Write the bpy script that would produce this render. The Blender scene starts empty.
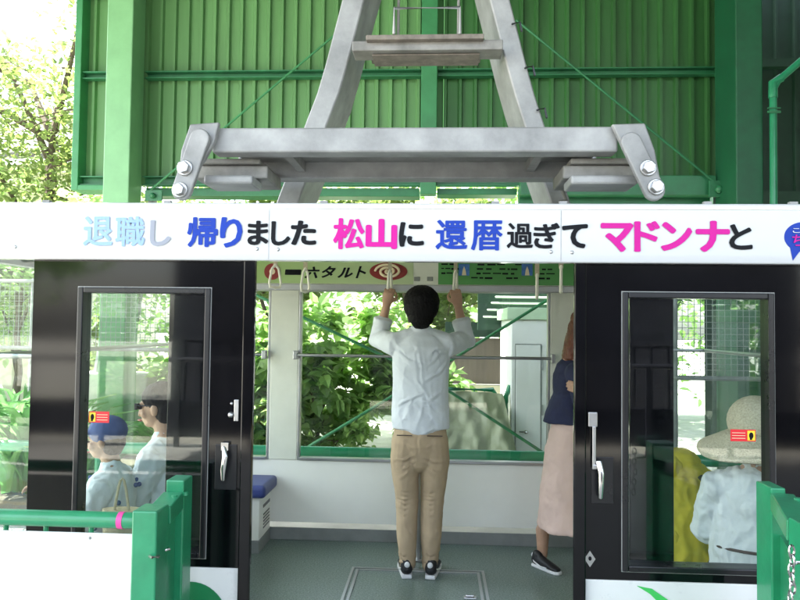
import bpy, bmesh, math, random
from mathutils import Vector, Matrix, noise as mnoise
R = math.radians
random.seed(7)
S = bpy.context.scene
COL = S.collection

# ------------------------------------------------------------------ camera
F = 700.0
CAM = Vector((0, 0, 1.5))
RM = Matrix.Rotation(math.atan(.055), 3, 'Z') @ Matrix.Rotation(R(90) + math.atan(26 / F), 3, 'X') @ Matrix.Rotation(.012, 3, 'Z')
cd = bpy.data.cameras.new('camera'); cam = bpy.data.objects.new('camera', cd); COL.objects.link(cam)
cd.sensor_width = 36; cd.lens = F / 800 * 36; cd.clip_start = .05; cd.clip_end = 400
cam.matrix_world = Matrix.Translation(CAM) @ RM.to_4x4()
S.camera = cam

def P(px, py, Y):
    """photo pixel -> real point on the vertical plane at depth Y"""
    d = RM @ Vector(((px - 400) / F, (300 - py) / F, -1))
    t = Y / d.y
    return CAM + d * t

# ------------------------------------------------------------------ materials
def nt(name):
    m = bpy.data.materials.new(name); m.use_nodes = True
    t = m.node_tree; b = t.nodes['Principled BSDF']
    return m, t, b
def mat(name, col, rough=.5, metal=0, spec=.5, var=.12, scale=6, bump=0, bscale=60, coat=0, stretch=(1, 1, 1), rvar=.1, trans=0):
    m, t, b = nt(name)
    N = t.nodes; L = t.links
    tc = N.new('ShaderNodeTexCoord'); mp = N.new('ShaderNodeMapping'); mp.inputs['Scale'].default_value = stretch
    L.new(tc.outputs['Object'], mp.inputs['Vector'])
    n = N.new('ShaderNodeTexNoise'); n.inputs['Scale'].default_value = scale; n.inputs['Detail'].default_value = 6
    n.inputs['Roughness'].default_value = .62
    L.new(mp.outputs[0], n.inputs['Vector'])
    r = N.new('ShaderNodeValToRGB')
    r.color_ramp.elements[0].position = .3; r.color_ramp.elements[1].position = .7
    r.color_ramp.elements[0].color = [max(0, c * (1 - var)) for c in col] + [1]
    r.color_ramp.elements[1].color = [min(1, c * (1 + var)) for c in col] + [1]
    L.new(n.outputs['Fac'], r.inputs[0]); L.new(r.outputs[0], b.inputs['Base Color'])
    mr = N.new('ShaderNodeMapRange'); mr.inputs[3].default_value = max(.02, rough - rvar * rough); mr.inputs[4].default_value = min(1, rough + rvar)
    L.new(n.outputs['Fac'], mr.inputs[0]); L.new(mr.outputs[0], b.inputs['Roughness'])
    b.inputs['Metallic'].default_value = metal
    b.inputs['Specular IOR Level'].default_value = spec
    b.inputs['Coat Weight'].default_value = coat; b.inputs['Coat Roughness'].default_value = .03
    if bump:
        n2 = N.new('ShaderNodeTexNoise'); n2.inputs['Scale'].default_value = bscale; n2.inputs['Detail'].default_value = 4
        L.new(mp.outputs[0], n2.inputs['Vector'])
        bp = N.new('ShaderNodeBump'); bp.inputs['Strength'].default_value = bump; bp.inputs['Distance'].default_value = .01
        L.new(n2.outputs['Fac'], bp.inputs['Height']); L.new(bp.outputs[0], b.inputs['Normal'])
    return m
def leafmat(name, cols, tr=.45, tv=2.1):
    m, t, b = nt(name); N = t.nodes; L = t.links
    g = N.new('ShaderNodeNewGeometry'); r = N.new('ShaderNodeValToRGB')
    r.color_ramp.elements[0].color = (*cols[0], 1); r.color_ramp.elements[1].color = (*cols[-1], 1)
    for i, c in enumerate(cols[1:-1]):
        e = r.color_ramp.elements.new((i + 1) / (len(cols) - 1)); e.color = (*c, 1)
    L.new(g.outputs['Random Per Island'], r.inputs[0]); L.new(r.outputs[0], b.inputs['Base Color'])
    b.inputs['Roughness'].default_value = .5
    tl = N.new('ShaderNodeBsdfTranslucent'); mx = N.new('ShaderNodeMixShader'); mx.inputs[0].default_value = tr
    hs = N.new('ShaderNodeHueSaturation'); hs.inputs['Value'].default_value = tv; hs.inputs['Hue'].default_value = .485
    L.new(r.outputs[0], hs.inputs['Color']); L.new(hs.outputs[0], tl.inputs['Color'])
    L.new(b.outputs[0], mx.inputs[1]); L.new(tl.outputs[0], mx.inputs[2])
    L.new(mx.outputs[0], N['Material Output'].inputs['Surface'])
    return m
def glassmat(name, tint=(.93, .96, .95), f0=1.45, boost=1.0):
    m, t, b = nt(name); N = t.nodes; L = t.links; N.remove(b)
    fr = N.new('ShaderNodeFresnel'); gg = N.new('ShaderNodeNewGeometry'); im = N.new('ShaderNodeMapRange'); im.inputs[3].default_value = f0; im.inputs[4].default_value = 1/f0
    L.new(gg.outputs['Backfacing'], im.inputs[0]); L.new(im.outputs[0], fr.inputs['IOR'])
    mu = N.new('ShaderNodeMath'); mu.operation = 'MULTIPLY'; mu.inputs[1].default_value = boost; mu.use_clamp = True
    tr = N.new('ShaderNodeBsdfTransparent'); tr.inputs[0].default_value = (*tint, 1)
    gl = N.new('ShaderNodeBsdfGlossy'); gl.inputs['Roughness'].default_value = .015
    mx = N.new('ShaderNodeMixShader'); L.new(fr.outputs[0], mu.inputs[0]); L.new(mu.outputs[0], mx.inputs[0])
    L.new(tr.outputs[0], mx.inputs[1]); L.new(gl.outputs[0], mx.inputs[2]); L.new(mx.outputs[0], N['Material Output'].inputs['Surface'])
    return m

M = {
 'black': mat('gloss_black_paint', (.002, .0022, .003), .045, spec=.36, coat=0, var=.4, scale=3, rvar=.05),
 'blackframe': mat('black_rubber_frame', (.006, .006, .008), .25, var=.2),
 'white': mat('white_body_paint', (.7, .71, .7), .25, coat=.3, var=.03),
 'banner': mat('white_vinyl', (.49, .5, .51), .1, coat=.5, var=.02, scale=2),
 'iwall': mat('cream_panel', (.8, .79, .72), .38, var=.03, scale=3, bump=.04, bscale=15),
 'pillar': mat('cream_pillar', (.62, .63, .54), .45, var=.05),
 'kick': mat('grey_kick_strip', (.2, .21, .2), .45, var=.15),
 'floor': None,
 'steel': mat('brushed_steel', (.45, .45, .45), .3, metal=1, var=.08),
 'chrome': mat('chrome', (.5, .5, .5), .14, metal=1, var=.05),
 'galv': mat('galvanised_steel', (.3, .302, .3), .5, metal=.3, var=.35, scale=4, bump=.12, bscale=30),
 'galvdark': mat('weathered_galvanised', (.24, .235, .22), .6, metal=.3, var=.35, scale=7, bump=.15, bscale=40),
 'rust': mat('rusty_plate', (.2, .175, .15), .75, metal=.1, var=.35, scale=14),
 'gshade': mat('shaded_green_sheet_metal', (.03, .125, .032), .42, var=.25, scale=3.5, stretch=(1, 1, .1), bump=.1, bscale=6),  # darker wall green, the right half's shade put into the colour
 'glit': mat('lit_green_sheet_metal', (.1, .245, .088), .42, var=.17, scale=3.5, stretch=(1, 1, .1), bump=.1, bscale=6),  # lighter wall green, daylight on the left half put into the colour
 'gframe': mat('dark_green_frame_paint', (.02, .15, .06), .4, var=.2, scale=5),
 'gcol_lit': mat('glare_lit_green_column_paint', (.16, .36, .17), .33, var=.1, scale=5),  # column green paled, the glare on the left column painted in
 'gcol_shade': mat('shaded_green_column_paint', (.006, .085, .034), .45, var=.2, scale=5),  # column green darkened, standing in for shade on the right column
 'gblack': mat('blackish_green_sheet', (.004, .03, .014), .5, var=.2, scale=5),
 'gcol': mat('green_column_paint', (.035, .2, .075), .38, var=.16, scale=5),
 'teal': mat('teal_green_gate_paint', (.015, .225, .1), .3, coat=.25, var=.14, scale=9, bump=.08, bscale=45),
 'blue': mat('navy_vinyl', (.03, .045, .17), .4, var=.12, bump=.1, bscale=80),
 'pblue': mat('blue_ink', (.008, .04, .33), .4, spec=.2, var=.04),
 'ppink': mat('pink_ink', (.52, .008, .26), .4, spec=.2, var=.04),
 'pblack': mat('black_ink', (.004, .0045, .007), .45, spec=.15, var=.04),
 'lblue': mat('glare_paled_blue_ink', (.2, .34, .6), .3, coat=.4, var=.02),  # blue ink paled, sky glare on the banner put into the colour
 'lgrey': mat('glare_paled_black_ink', (.22, .24, .3), .3, coat=.4, var=.02),  # black ink lightened to grey, banner glare painted into it
 'adgreen': None,
 'adgreen2': mat('bright_green_print', (.08, .27, .07), .45, var=.08),
 'maroon': mat('maroon_print', (.2, .015, .012), .45, var=.1),
 'cream': mat('cream_print', (.7, .6, .4), .5, var=.06),
 'sky_print': mat('blue_photo_print', (.05, .15, .4), .5, var=.3, scale=40),
 'plastic': mat('ivory_plastic', (.72, .7, .58), .35, var=.04),
 'webbing': mat('beige_webbing', (.42, .36, .25), .8, var=.15, scale=60),
 'red': mat('red_sticker', (.62, .01, .02), .4, var=.05),
 'yellow': mat('yellow_sticker', (.8, .6, .03), .4, var=.05),
 'pink_tape': mat('pink_tape', (.7, .06, .3), .5, var=.08),
 'lime': mat('green_stripe_paint', (.05, .5, .1), .3, coat=.3, var=.03),
 'dgreen': mat('dark_green_dot_paint', (.01, .17, .06), .3, coat=.3, var=.03),
 'skin': mat('skin', (.44, .26, .17), .5, var=.1, scale=25, bump=.05, bscale=200),
 'hair': mat('black_hair', (.005, .0045, .0045), .6, spec=.15, var=.4, scale=60, bump=.5, bscale=90, stretch=(1, 1, .15)),
 'brownhair': mat('auburn_hair', (.13, .035, .015), .45, var=.4, scale=60, bump=.5, bscale=90, stretch=(1, 1, .12)),
 'shirt': mat('pale_grey_blue_cotton', (.62, .66, .69), .8, var=.05, scale=12, bump=.35, bscale=14),
 'khaki': mat('khaki_chino', (.4, .3, .19), .85, var=.08, scale=12, bump=.3, bscale=18),
 'navy': mat('navy_wool', (.018, .022, .06), .85, var=.2, scale=20, bump=.2, bscale=30),
 'pinkskirt': mat('dusty_pink_cloth', (.62, .45, .39), .8, var=.05, bump=.15, bscale=14),
 'shoe': mat('black_sneaker', (.012, .012, .014), .5, var=.2),
 'sole': mat('white_sole', (.7, .7, .7), .5, var=.05),
 'yellowcloth': mat('mustard_cloth', (.55, .46, .04), .85, var=.15, bump=.4, bscale=12),
 'whitecloth': mat('white_gauze', (.68, .72, .74), .85, var=.06, bump=.5, bscale=25),
 'straw': mat('cream_straw', (.62, .56, .42), .85, var=.25, scale=120, bump=.8, bscale=120),
 'denim': mat('blue_denim', (.05, .12, .32), .85, var=.15, scale=30),
 'capblue': mat('blue_cap_cloth', (.07, .1, .24), .8, var=.1),
 'brown': mat('brown_leather', (.05, .03, .022), .5, var=.2),
 'bark': mat('bark', (.11, .085, .06), .9, var=.35, scale=14, bump=.6, bscale=30),
 'concrete': mat('platform_concrete', (.42, .41, .38), .85, var=.15, scale=3, bump=.2),
 'gravel': mat('pale_ground', (.42, .4, .34), .95, var=.2, scale=4, bump=.6, bscale=80),
 'roofm': mat('dark_roof_sheet', (.07, .1, .075), .6, var=.2),
 'dwall': mat('dark_slate_cladding', (.035, .035, .05), .5, var=.2),
 'housewall': mat('cream_render', (.62, .57, .44), .85, var=.06),
 'tile': mat('grey_roof_tile', (.12, .11, .11), .7, var=.25, scale=30),
 'tarp': mat('olive_tarpaulin', (.36, .38, .25), .5, var=.12, scale=5, bump=.9, bscale=14),
 'brownwall': mat('brown_timber_wall', (.17, .135, .12), .8, var=.18, scale=3, stretch=(6, 6, .4)),
 'shed': mat('white_shed_paint', (.8, .8, .78), .5, var=.03),
 'palepipe': mat('pale_pipe', (.5, .55, .48), .5, var=.1),
 'wire': mat('grey_wire', (.3, .31, .3), .5, metal=.4, var=.15),
 'paperbag': mat('straw_bag', (.5, .42, .27), .8, var=.2, scale=40),
 'sunglass': mat('dark_lens', (.01, .01, .01), .1),
 'eye': mat('eye_dark', (.02, .015, .01), .2),
 'lip': mat('lip', (.35, .12, .1), .5),
 'glass': glassmat('window_glass', (.9, .94, .93)),
 'darkglass': glassmat('tinted_glass', (.16, .18, .2)),
}
def floor_mat():
    m, t, b = nt('speckled_green_vinyl'); N = t.nodes; L = t.links
    tc = N.new('ShaderNodeTexCoord'); v = N.new('ShaderNodeTexNoise'); v.inputs['Scale'].default_value = 110; v.inputs['Detail'].default_value = 3
    w = N.new('ShaderNodeTexNoise'); w.inputs['Scale'].default_value = 2.2; w.inputs['Detail'].default_value = 7
    L.new(tc.outputs['Object'], v.inputs[0]); L.new(tc.outputs['Object'], w.inputs[0])
    r = N.new('ShaderNodeValToRGB'); r.color_ramp.elements[0].position = .38; r.color_ramp.elements[1].position = .66
    r.color_ramp.elements[0].color = (.09, .135, .12, 1); r.color_ramp.elements[1].color = (.24, .305, .27, 1)
    L.new(v.outputs[0], r.inputs[0])
    mx = N.new('ShaderNodeMixRGB'); mx.blend_type = 'MULTIPLY'; mx.inputs[0].default_value = .55
    r2 = N.new('ShaderNodeValToRGB'); r2.color_ramp.elements[0].position = .35; r2.color_ramp.elements[0].color = (.6, .6, .6, 1)
    L.new(w.outputs[0], r2.inputs[0]); L.new(r.outputs[0], mx.inputs[1]); L.new(r2.outputs[0], mx.inputs[2]); L.new(mx.outputs[0], b.inputs['Base Color'])
    mr = N.new('ShaderNodeMapRange'); mr.inputs[3].default_value = .25; mr.inputs[4].default_value = .5
    L.new(w.outputs[0], mr.inputs[0]); L.new(mr.outputs[0], b.inputs['Roughness'])
    return m
M['floor'] = floor_mat()
def ad_mat():   # printed green that pales towards the right
    m, t, b = nt('green_to_cream_print'); N = t.nodes; L = t.links
    tc = N.new('ShaderNodeTexCoord'); sx = N.new('ShaderNodeSeparateXYZ'); mr = N.new('ShaderNodeMapRange')
    mr.inputs[1].default_value = -1.25; mr.inputs[2].default_value = -.1
    mx = N.new('ShaderNodeMixRGB'); mx.inputs[1].default_value = (.27, .4, .13, 1); mx.inputs[2].default_value = (.42, .5, .29, 1)
    L.new(tc.outputs['Object'], sx.inputs[0]); L.new(sx.outputs['X'], mr.inputs[0]); L.new(mr.outputs[0], mx.inputs[0]); L.new(mx.outputs[0], b.inputs['Base Color'])
    return m
M['adgreen'] = ad_mat()

# ------------------------------------------------------------------ mesh helpers
class MB:
    def __init__(s): s.v = []; s.f = []
    def add(s, v, f):
        o = len(s.v); s.v += [tuple(x) for x in v]; s.f += [tuple(i + o for i in q) for q in f]; return s
    def box(s, a, b, mtx=None):
        (x0, y0, z0), (x1, y1, z1) = a, b
        v = [Vector(p) for p in ((x0,y0,z0),(x1,y0,z0),(x1,y1,z0),(x0,y1,z0),(x0,y0,z1),(x1,y0,z1),(x1,y1,z1),(x0,y1,z1))]
        if mtx is not None: v = [mtx @ p for p in v]
        return s.add(v, [(0,3,2,1),(4,5,6,7),(0,1,5,4),(1,2,6,5),(2,3,7,6),(3,0,4,7)])
    def beam(s, p, q, w, h, up=(0, 0, 1)):     # rectangular bar p->q
        p, q = Vector(p), Vector(q); d = (q - p); l = d.length; d.normalize()
        x = d.cross(Vector(up)).normalized(); z = x.cross(d).normalized()
        mt = Matrix((x, d, z)).transposed().to_4x4(); mt.translation = p
        return s.box((-w/2, 0, -h/2), (w/2, l, h/2), mt)
    def prism(s, pts, d):                        # pts list of 3d points, d vector thickness
        pts = [Vector(p) for p in pts]; d = Vector(d); n = len(pts)
        nrm = Vector((0,0,0))
        for i in range(n): nrm += pts[i].cross(pts[(i+1) % n])
        if nrm.dot(d) > 0: pts = pts[::-1]
        return s.add(pts + [p + d for p in pts], [tuple(range(n)), tuple(range(2*n-1, n-1, -1))] + [(i, (i+n), (i+1) % n + n, (i+1) % n)[::1] for i in range(n)])
    def tube(s, pts, rad, n=12, side=(1, 0, 0), caps=2):
        pts = [Vector(p) for p in pts]; k = len(pts)
        if not isinstance(rad, (list, tuple)): rad = [rad] * k
        rad = [r if isinstance(r, tuple) else (r, r) for r in rad]
        rings = []
        side = Vector(side)
        for i in range(k):
            t = (pts[min(i+1, k-1)] - pts[max(i-1, 0)]).normalized()
            a = side - t * side.dot(t)
            if a.length < .15:
                a = Vector((0, 1, 0)) - t * t.y
                if a.length < .15: a = Vector((0, 0, 1)) - t * t.z
            a.normalize(); b = t.cross(a)
            rings.append((pts[i], a, b, rad[i][0], rad[i][1], t))
        full = []
        if caps == 2:   # rounded ends
            p, a, b, ra, rb, t = rings[0]; m_ = min(ra, rb)
            for q in (.95, .7, .35): full.append((p - t * m_ * q * .9, a, b, ra * math.sqrt(1-q*q), rb * math.sqrt(1-q*q)))
        full += [r[:5] for r in rings]
        if caps == 2:
            p, a, b, ra, rb, t = rings[-1]; m_ = min(ra, rb)
            for q in (.35, .7, .95): full.append((p + t * m_ * q * .9, a, b, ra * math.sqrt(1-q*q), rb * math.sqrt(1-q*q)))
        v = []; f = []
        for p, a, b, ra, rb in full:
            for j in range(n):
                an = 2 * math.pi * j / n
                v.append(p + a * ra * math.cos(an) + b * rb * math.sin(an))
        m_ = len(full)
        for i in range(m_ - 1):
            for j in range(n):
                f.append((i*n+j, i*n+(j+1) % n, (i+1)*n+(j+1) % n, (i+1)*n+j))
        f.append(tuple(range(n))[::-1]); f.append(tuple((m_-1)*n+j for j in range(n)))
        return s.add(v, f)
    def ball(s, c, r, nu=16, nv=10):
        if not isinstance(r, (tuple, list)): r = (r, r, r)
        v = [Vector(c) + Vector((0, 0, -r[2]))]; f = []
        for i in range(1, nv):
            th = math.pi * i / nv
            for j in range(nu):
                ph = 2*math.pi*j/nu
                v.append(Vector(c) + Vector((r[0]*math.sin(th)*math.cos(ph), r[1]*math.sin(th)*math.sin(ph), -r[2]*math.cos(th))))
        v.append(Vector(c) + Vector((0, 0, r[2])))
        for j in range(nu): f.append((0, 1+(j+1) % nu, 1+j))
        for i in range(nv-2):
            for j in range(nu):
                a = 1+i*nu; b = a+nu
                f.append((a+j, a+(j+1) % nu, b+(j+1) % nu, b+j))
        a = 1+(nv-2)*nu
        for j in range(nu): f.append((a+j, a+(j+1) % nu, len(v)-1))
        return s.add(v, f)
    def disc(s, c, r, d, n=28):
        c = Vector(c); rx, rz = r if isinstance(r, tuple) else (r, r)
        return s.prism([c + Vector((rx*math.cos(2*math.pi*i/n), 0, rz*math.sin(2*math.pi*i/n))) for i in range(n)], d)
    def build(s, name, m, parent=None, bevel=0, smooth=False, remesh=0, sm=4, disp=0, dscale=.1, seg=2):
        me = bpy.data.meshes.new(name); me.from_pydata(s.v, [], s.f); me.update()
        bm = bmesh.new(); bm.from_mesh(me); bmesh.ops.recalc_face_normals(bm, faces=bm.faces); bm.to_mesh(me); bm.free()
        o = bpy.data.objects.new(name, me); COL.objects.link(o)
        me.materials.append(M[m] if isinstance(m, str) else m)
        if parent is not None: o.parent = parent
        if remesh:
            md = o.modifiers.new('remesh', 'REMESH'); md.mode = 'VOXEL'; md.voxel_size = remesh; md.use_smooth_shade = True
            if sm: d = o.modifiers.new('smooth', 'SMOOTH'); d.iterations = sm; d.factor = .5
            if disp:
                tx = bpy.data.textures.new(name + '_folds', 'CLOUDS'); tx.noise_scale = dscale; tx.noise_depth = 3
                d = o.modifiers.new('folds', 'DISPLACE'); d.texture = tx; d.strength = disp; d.mid_level = .5
        if bevel:
            d = o.modifiers.new('bevel', 'BEVEL'); d.width = bevel; d.segments = seg; d.limit_method = 'ANGLE'; d.harden_normals = False
            d.use_clamp_overlap = True
        if smooth:
            for p in me.polygons: p.use_smooth = True
            me.set_sharp_from_angle(angle=R(40)) if hasattr(me, 'set_sharp_from_angle') else None
        return o

def tag(o, label=None, cat=None, group=None, kind=None):
    if label: o['label'] = label
    if cat: o['category'] = cat
    if group: o['group'] = group
    if kind: o['kind'] = kind
    return o
def thing(name, loc=(0, 0, 0), rz=0, label=None, cat=None, group=None):
    o = bpy.data.objects.new(name, None); COL.objects.link(o); o.location = loc; o.rotation_euler = (0, 0, rz)
    o.empty_display_size = .1
    return tag(o, label, cat, group)
def copy_tree(o, parent=None):
    c = o.copy(); COL.objects.link(c); c.parent = parent
    for ch in o.children: copy_tree(ch, c)
    return c

def glyph(ch, x0, x1, y0, y1, Y, dy=-.0035, bold=.028, shear=0, mb=None, slope=0):
    """one printed character filling a photo rectangle on the plane Y"""
    cu = bpy.data.curves.new('g', 'FONT'); cu.body = ch; cu.offset = .004; cu.extrude = .0; cu.shear = shear; cu.resolution_u = 3
    o = bpy.data.objects.new('g', cu); COL.objects.link(o)
    bpy.context.view_layer.update()
    me = bpy.data.meshes.new_from_object(o.evaluated_get(bpy.context.evaluated_depsgraph_get()))
    bpy.data.objects.remove(o); bpy.data.curves.remove(cu)
    vs = [v.co.copy() for v in me.vertices]
    if not vs: return
    ax, bx = min(v.x for v in vs), max(v.x for v in vs); ay, by = min(v.y for v in vs), max(v.y for v in vs)
    a = P(x0, y1, Y); b = P(x1, y0, Y)
    h = max(by - ay, 1e-6)
    out = [Vector((a.x + (v.x-ax)/(bx-ax)*(b.x-a.x), Y+dy, a.z + (v.y-ay)/h*(b.z-a.z))) for v in vs]
    k = bold * .32 * abs(b.x-a.x)
    for j, (ox, oz) in enumerate(((0, 0), (1, 0), (-1, 0), (0, .7), (0, -.7), (.7, .5), (-.7, .5), (.7, -.5), (-.7, -.5))):
        mb.add([v + Vector((ox*k, -j*.00006, oz*k)) for v in out], [tuple(p.vertices) for p in me.polygons])
    bpy.data.meshes.remove(me)

def rot_to(parent, o): pass

# ------------------------------------------------------------------ setting
g = MB().box((-90, -60, -.4), (90, 120, -.25)); tag(g.build('ground', 'gravel'), kind='structure')
p = MB().box((-9, -3.4, -.25), (9, 2.42, -.02)); tag(p.build('platform', 'concrete', bevel=.01), kind='structure')
p = MB().box((-9, 5.15, -.25), (9, 7.9, -.06)); tag(p.build('far_platform', 'concrete', bevel=.01), kind='structure')
p = MB().box((-9, 5.3, -.06), (-2.3, 7.2, .12)); tag(p.build('planting_bed', mat('soil', (.12, .1, .07), .95, var=.3, scale=12, bump=.8), bevel=.03), kind='structure')

# ------------------------------------------------------------------ station shell
WY = 7.5
XL = P(84, 100, WY).x; XC0 = P(421, 100, WY-.2).x; XC1 = P(437, 100, WY-.2).x; XR = P(719, 100, WY).x
ZB = P(300, 186, WY).z; ZT = 6.2
def corrugated(x0, x1, z0, z1, Y, pitch=.15, rib=.035, d=.04):
    pr = []; x = x0
    while x < x1 - pitch:
        pr += [(x, 0), (x + pitch - rib - .02, 0), (x + pitch - rib - .005, -d), (x + pitch - .012, -d)]
        x += pitch
    pr += [(x, 0), (x1, 0)]
    n = len(pr); v = [(a, Y + b, z0) for a, b in pr] + [(a, Y + b, z1) for a, b in pr]
    v += [(a, Y + b + .004, z0) for a, b in pr] + [(a, Y + b + .004, z1) for a, b in pr]
    f = [(i, i+1, n+i+1, n+i) for i in range(n-1)] + [(2*n+i, 3*n+i, 3*n+i+1, 2*n+i+1) for i in range(n-1)]
    return MB().add(v, f)
st = thing('station_wall', (0, 0, 0), label='green corrugated metal station wall with columns and girts behind the cable car hanger', cat='wall')
corrugated(XL, XC0+.05, ZB, ZT, WY).build('corrugated_panel', 'glit', st)
corrugated(XC1-.05, XR+.15, ZB, ZT, WY, pitch=.163).build('corrugated_panel', 'gshade', st)
XB = P(105, 100, 7.05).x; XB2 = P(131, 100, 7.05).x
MB().box((XB, 7.05, -.06), (XB2, 7.36, ZT)).build('column', 'gcol_lit', st, bevel=.01)
MB().box((XC0, 7.3, P(430, 194, 7.3).z), (XC1, 7.44, ZT)).build('post', 'gcol', st, bevel=.006)
XD = P(736, 100, 6.6).x; XD2 = P(763, 100, 6.6).x
MB().box((XD, 6.6, -.06), (XD2, 7.1, ZT)).build('column', 'gcol_shade', st, bevel=.01)
for zz, hh in ((P(290, 78, WY).z, .08), (ZB + .03, .1), (P(290, -6, WY).z, .1)):
    m_ = MB()
    for a, b in ((XL+.05, XB-.005), (XB2+.005, XC0-.005), (XC1+.005, XR+.12)):
        m_.box((a, 7.36, zz-hh/2), (b, 7.45, zz-hh/2+.012)); m_.box((a, 7.438, zz-hh/2+.012), (b, 7.45, zz+hh/2))
        m_.box((a, 7.36, zz+hh/2-.012), (b, 7.437, zz+hh/2))
    m_.build('girt', 'gframe', st)
MB().box((XL-.03, 7.33, ZB-.08), (XL+.045, 7.6, ZT)).box((XL+.046, 7.33, ZB-.08), (XB-.004, 7.6, ZB-.025)).build('edge_frame', 'gcol', st, bevel=.006)
zb = P(600, 196, 7.1).z
MB().box((P(520, 190, 7.1).x, 7.05, zb), (XD-.004, 7.2, zb+.2)).box((P(520, 190, 7.1).x, 7.22, zb-.2), (XD-.004, 7.3, zb+.1)).box((XC1+.01, 7.46, ZB-.1), (P(520,190,7.2).x, 7.7, ZB-.03)).build('bottom_beam', 'gframe', st, bevel=.008)
MB().box((XB2+.004, 7.46, ZB-.12), (XC0-.01, 7.7, ZB-.03)).build('bottom_beam', 'gframe', st, bevel=.008)
def rod(a, b, r=.012):
    return MB().tube([a, b], r, 8, caps=1)
rod(P(336, 34, 7.2), P(147, 193, 7.2)).build('tension_rod', 'gcol', st, smooth=True)
rod(P(516, 20, 7.0), P(722, 188, 7.0)).build('tension_rod', 'gframe', st, smooth=True)
c = P(722, 188, 6.9); MB().box((c.x-.09, 6.98, c.z-.07), (c.x+.09, 7.0, c.z+.09)).ball(c + Vector((0, .06, 0)), .04).build('rod_bracket', 'gframe', st)
c = P(147, 193, 7.0); MB().box((c.x-.09, 7.16, c.z-.05), (c.x+.09, 7.18, c.z+.06)).ball(c + Vector((0, .14, 0)), .03).build('rod_bracket', 'gframe', st)
for q in ((497, 5), (512, 22), (531, 68), (541, 110)):
    pass
# recess right of the column, its shade put into the near-black green
rw = thing('side_wall', label='dark green corrugated wall in shadow to the right of the big column', cat='wall')
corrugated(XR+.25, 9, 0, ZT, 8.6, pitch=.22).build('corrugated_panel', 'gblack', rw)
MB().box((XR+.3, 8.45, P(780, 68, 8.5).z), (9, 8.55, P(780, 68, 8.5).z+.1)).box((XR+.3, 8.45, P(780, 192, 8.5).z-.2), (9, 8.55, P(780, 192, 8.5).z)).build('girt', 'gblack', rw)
MB().box((6.4, -2.2, -.02), (6.6, 8.4, ZT)).build('return_panel', 'roofm', rw)
# downpipe
dp = thing('downpipe', label='green downpipe with an elbow clipped beside the big column on the right', cat='pipe')
a, b, c_ = P(773, 206, 6.5), P(773, 85, 6.5), P(802, 60, 6.5)
MB().tube([(a.x, 6.5, -.06), b - Vector((0,0,.05)), b + (c_-b).normalized()*.06, c_ + (c_-b)*1.5], .032, 14, caps=1).build('pipe', 'teal', dp, smooth=True)
MB().tube([b - Vector((0,0,.12)), b + Vector((0,0,.02)), b + (c_-b).normalized()*.1], .04, 14, caps=1).build('elbow', 'teal', dp, smooth=True)
q = P(764, 113, 6.5); MB().box((XD2-.02, 6.46, q.z-.01), (b.x+.05, 6.475, q.z+.01)).box((XD2-.02, 6.46, q.z+.03), (b.x+.05, 6.475, q.z+.04)).build('pipe_clamp', 'gframe', dp)

rf = thing('station_roof', label='dark metal roof sheltering the platforms and cable car', cat='roof')
MB().box((-7, -2.2, ZT+.01), (9, 7.62, ZT+.12)).build('roof_sheet', 'roofm', rf)
m_ = MB()
for y in (-2, .7, 3.4, 6): m_.box((-6.9, y-.08, ZT-.22), (6.4, y+.08, ZT))
m_.build('rafters', 'gframe', rf)
# building behind the photographer
bb = thing('station_building', label='dark station building standing behind the platform', cat='building')
MB().box((-4.9, -7.6, -.3), (6.4, -7.4, 2.8)).build('wall', 'dwall', bb)
m_ = corrugated(-4.89, 6.39, -.2, 1.15, -7.3, pitch=.3); 
m_.build('cladding', 'dwall', bb)
MB().box((-4.9, -7.38, 1.2), (6.4, -7.3, 1.28)).build('sill_rail', 'dwall', bb)
fn = thing('platform_railing', label='dark steel railing with upright posts along the back of the platform', cat='railing')
m_ = MB(); m_.tube([(-9, -3.2, 1.05), (6.3, -3.2, 1.05)], .03, 8); m_.build('handrail', 'dwall', fn)
m_ = MB().box((-9, -3.22, .1), (6.3, -3.18, .55)); m_.build('infill_panel', 'dwall', fn)
for i in range(17):
    x = -8.9 + i*.95; MB().box((x-.03, -3.17, -.02), (x+.03, -3.13, 1.03)).build('post', 'dwall', fn)

# ------------------------------------------------------------------ cable car cabin
FY = 2.65; BY = 4.95
cab = thing('cable_car_cabin', label='black and white cable car cabin with open doorway and lettered banner above', cat='cable car')
def X(px, Y=FY, py=400): return P(px, py, Y).x
def Z(py, Y=FY, px=400): return P(px, py, Y).z
dL, dR = X(254), X(573)                    # doorway edges
eL, eR = X(30), 1.50                       # ends of flat front
wL0, wL1 = X(76), X(209); wR0, wR1 = X(622), X(774)
zs = Z(573); zt = Z(262)                   # black body bottom / top
zw0 = Z(564); zw1 = Z(290)
CTR = (dL+dR)/2
XEL = -1.88; XER = 1.85; EY0 = 2.72; EY1 = 4.85
ZR = 1.985
def outline(k=0):
    return [(eL, FY+k), (eR, FY+k), (XER-k, EY0), (XER-k, EY1), (eR, BY-k), (eL, BY-k), (XEL+k, EY1), (XEL+k, EY0)]
# floor
MB().prism([(x, y, -.05) for x, y in outline(.01)], (0, 0, .05)).build('floor', 'floor', cab)
MB().prism([(x, y, -.22) for x, y in outline(-.005)], (0, 0, .165)).build('underframe', 'dwall', cab)
MB().prism([(x, max(y, 2.97), ZR) for x, y in outline()], (0, 0, .03)).build('roof', 'white', cab, bevel=.01)
MB().prism([(x, max(y, 2.96), ZR-.03) for x, y in outline(.03)], (0, 0, .025)).box((eL, FY+.052, 1.90), (eR, 2.99, 1.925)).build('ceiling', 'iwall', cab)
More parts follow.
